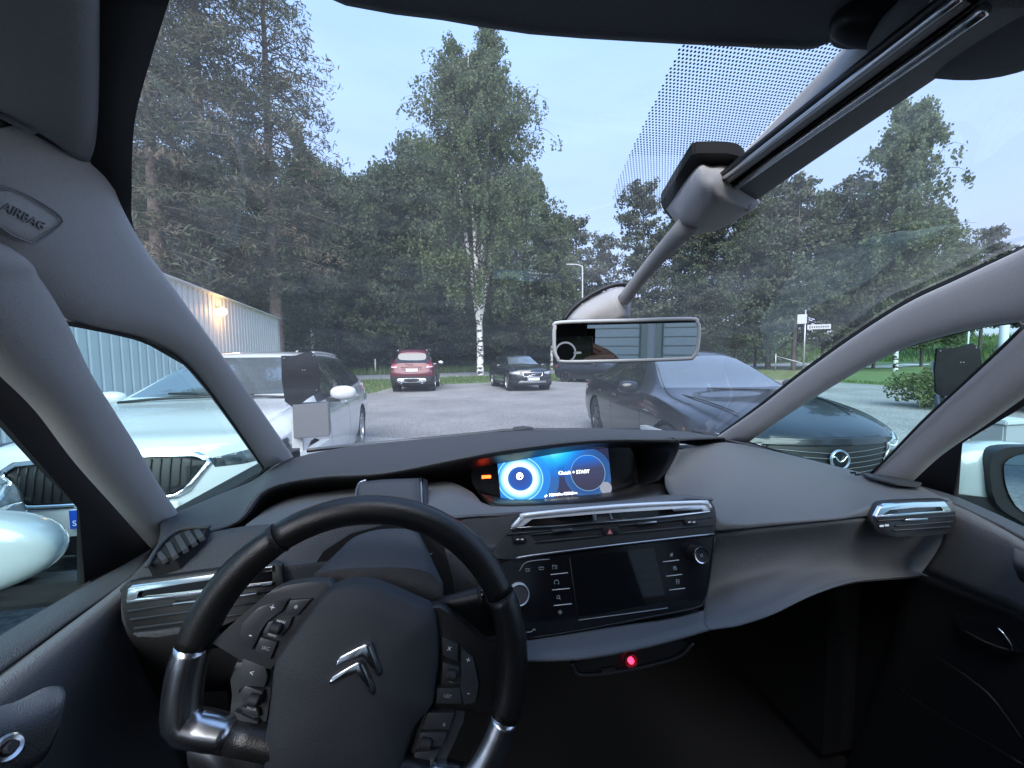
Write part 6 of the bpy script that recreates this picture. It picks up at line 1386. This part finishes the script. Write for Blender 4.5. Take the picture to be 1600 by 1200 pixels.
# ---- garage behind us, seen in the mirror
gb = tag(empty('garage', (0, -8.2, 0)), 'pale garage with slatted doors, reflected in the rear-view mirror', 'building')
box('wall', (0, -1.2, 2.0), (24, 2.0, 4.0), 'wall_panel', gb)
for dx in (-5.4, -1.8, 1.8, 5.4):
    d = box('door', (dx, -.17, 1.45), (3.1, .06, 2.9), 'door_slat', gb)
    for k in range(14): box('door_slat', (dx, -.125, .1+k*.205), (3.08, .03, .185), 'door_slat', d, .008)
for dx in (-3.75, -3.45, -.15, .15, 3.45, 3.75): box('door_frame', (dx, -.12, 1.55), (.12, .12, 3.1), 'frame_green', gb)

# ---- engine-heater posts at the nose of the parking bays
def heater_post(x, y, rz, label):
    t = tag(empty('heater_post', (x, y, 0), rz), label, 'heater post', 'engine heater posts at the bay ends')
    box('post', (-.05, .06, .50), (.055, .04, 1.0), 'pole_white', t)
    box('socket_box', (.035, .05, 1.00), (.19, .12, .20), 'box_grey', t, .004)
    box('lid_stay', (-.075, .05, 1.17), (.018, .012, .28), 'pole_white', t, rot=Matrix.Rotation(R(-10), 4, 'Y'))
    lid_ = slab('open_lid', [(x_, 0, z_) for x_, z_ in [(-.105, 1.385), (-.03, 1.383), (.045, 1.412), (.078, 1.375), (.092, 1.28), (.084, 1.17), (.02, 1.13), (-.05, 1.075), (-.098, 1.12), (-.108, 1.25)]], (0, .018, 0), 'lid_dark', t, .003)
    for a, b in [(-.09, 1.37), (.06, 1.385), (-.085, 1.10), (.07, 1.18), (0, 1.30), (.012, 1.30)]: lathe('screw', [(0, .003), (.0035, .003), (.004, 0)], 'satin', lid_, (a, 0, b), (0, -1, 0), 8)
    return t
heater_post(-1.08, 2.42, R(12), 'heater post with open dark lid in front of the white estate')
heater_post(2.74, 1.80, R(-35), 'heater post with dark lid seen through the right quarter window')

# ---- street furniture
def at_px(px, D): r = ray(px, 560); r = r/math.hypot(r[0], r[1]); return CAM[0]+r[0]*D, r[1]*D
x, y = at_px(910, 36.); sl = tag(empty('street_lamp', (x, y, 0)), 'slim street lamp with curved top among the trees above the mirror', 'street lamp')
q = ray(908, 414); zt = 1.35+36*q[2]/math.hypot(q[0], q[1])
tube('pole', [(0, 0, 0), (0, 0, zt*.6), (0, 0, zt-.5), (-.12, 0, zt-.12), (-.5, 0, zt), (-.9, 0, zt+.02)], [.085, .07, .06, .055, .05, .05], 'pole_white', sl, 8, 4)
box('lamp_head', (-1.2, 0, zt), (.7, .22, .10), 'galvanised', sl, .03)
x, y = at_px(1256, 31.); sg = tag(empty('street_sign', (x, y, 0), -.6), 'slim sign pole with a square plate and a white street name board', 'sign')
tube('pole', [(0, 0, 0), (0, 0, 4.25)], .045, 'galvanised', sg, 8, 1); box('square_plate', (-.18, -.06, 3.68), (.50, .03, .60), 'sign_white', sg, .01); box('name_board', (.70, -.06, 3.15), (1.2, .03, .30), 'sign_white', sg, .01)
for k in range(9): box('board_lettering', (.24+k*.115, -.077, 3.15), (.07, .004, .13 if k else .18), 'box_grey', sg)
x, y = at_px(1212, 42.); br_ = tag(empty('road_barrier', (x, y, 0), -.5), 'low barrier of a post with a slanting pale pole by the sign', 'barrier')
tube('post', [(0, 0, 0), (0, 0, 1.6)], .045, 'galvanised', br_, 8, 1); tube('slanting_pole', [(0, 0, 1.35), (3.4, 0, .25)], .035, 'galvanised', br_, 8, 1); tube('post', [(3.4, 0, 0), (3.4, 0, .9)], .06, 'pole_white', br_, 8, 1)
for px, D, h, lab in [(586, 40, 1.5, 'pale marker post on the verge left of the red car'), (1279, 46, 1.3, 'pale marker post right of the street sign')]:
    x, y = at_px(px, D); tag(tube('marker_post', [(x, y, ground_z(x, y)), (x, y, h)], .06, 'pole_white', None, 8, 1), lab, 'post', 'marker posts by the road')
x, y = at_px(1511, 30.); tag(tube('snow_pole', [(x, y, 0), (x, y, 3.3)], .035, 'pole_white', None, 8, 1), 'thin pale snow pole seen through the right quarter window', 'pole')
x, y = at_px(1566, 16.); lpst = tag(empty('lamp_post', (x, y, 0)), 'thick pale lamp post beside the right quarter pillar', 'lamp post'); tube('pole', [(0, 0, 0), (0, 0, 2.75)], .085, 'pole_white', lpst, 10, 1); box('lamp_head', (.5, 0, 2.72), (1.4, .2, .10), 'sign_white', lpst, .03)
x, y = at_px(1569, 3.9)
bol = tag(empty('bollard', (x, y, 0)), 'pale square bollard above the right door mirror', 'bollard'); box('shaft', (0, 0, .46), (.20, .16, .92), 'post_grey', bol, .01); box('cap', (0, 0, .93), (.22, .18, .03), 'pole_white', bol, .006)

# ---- hand holding up the phone, caught in the mirror
mdir = ray(928, 545); hit = MP(928, 545); dd = mdir/np.linalg.norm(mdir); refl = dd-2*(dd@mn)*mn; tt = (-.035-hit[1])/refl[1]; hp = hit+refl*tt
ph = tag(empty('phone', (CAM[0], -.012, CAM[2])), 'dark phone held up to take the picture', 'phone')
box('phone_body', (.05, -.006, -.012), (.150, .008, .072), 'black_gloss', ph, .003); box('camera_plate', (.004, .0, .0), (.03, .003, .03), 'black_plastic', ph, .001)
hand = tag(empty('hand', tuple(hp-np.array((0, 0, .02)))), 'hand with bent fingers holding the phone, reflected in the mirror', 'hand')
def skin_chain(name, pts, rad, par):
    tube(name, pts, rad, 'skin', par, 10, 4)
hand.rotation_euler = (0, R(-42), 0); hand.scale = (.85,)*3
hv = np.array(CAM)+np.array((.125, -.02, -.01))-hp
palm = slab('palm', cr_line([tuple(np.array(p)+np.array((.0, 0, -.03))) for p in [(-.035, 0, .03), (0, -.005, .042), (.035, -.01, .035), (.05, -.015, -.02), (.04, -.02, -.07), (-.01, -.015, -.07), (-.035, -.008, -.02)]], 3, True), (0, -.026, 0), 'skin', hand, .008)
for k, (x0, ln) in enumerate([(-.028, .070), (-.008, .080), (.012, .076), (.030, .060)]):
    skin_chain('finger', [(x0, -.012, .0), (x0-.012, .004, ln*.5), (x0-.03, .006, ln*.8), (x0-.048, -.002, ln)], [.0095, .009, .008, .0065], palm)
skin_chain('thumb', [(.04, -.012, -.04), (.02, .014, -.02), (-.01, .022, .0), (-.03, .016, .012)], [.012, .011, .0095, .008], palm)
skin_chain('forearm', [(.015, -.02, -.09), (.04, -.05, -.16), (.10, -.12, -.30)], [.026, .03, .042], palm)
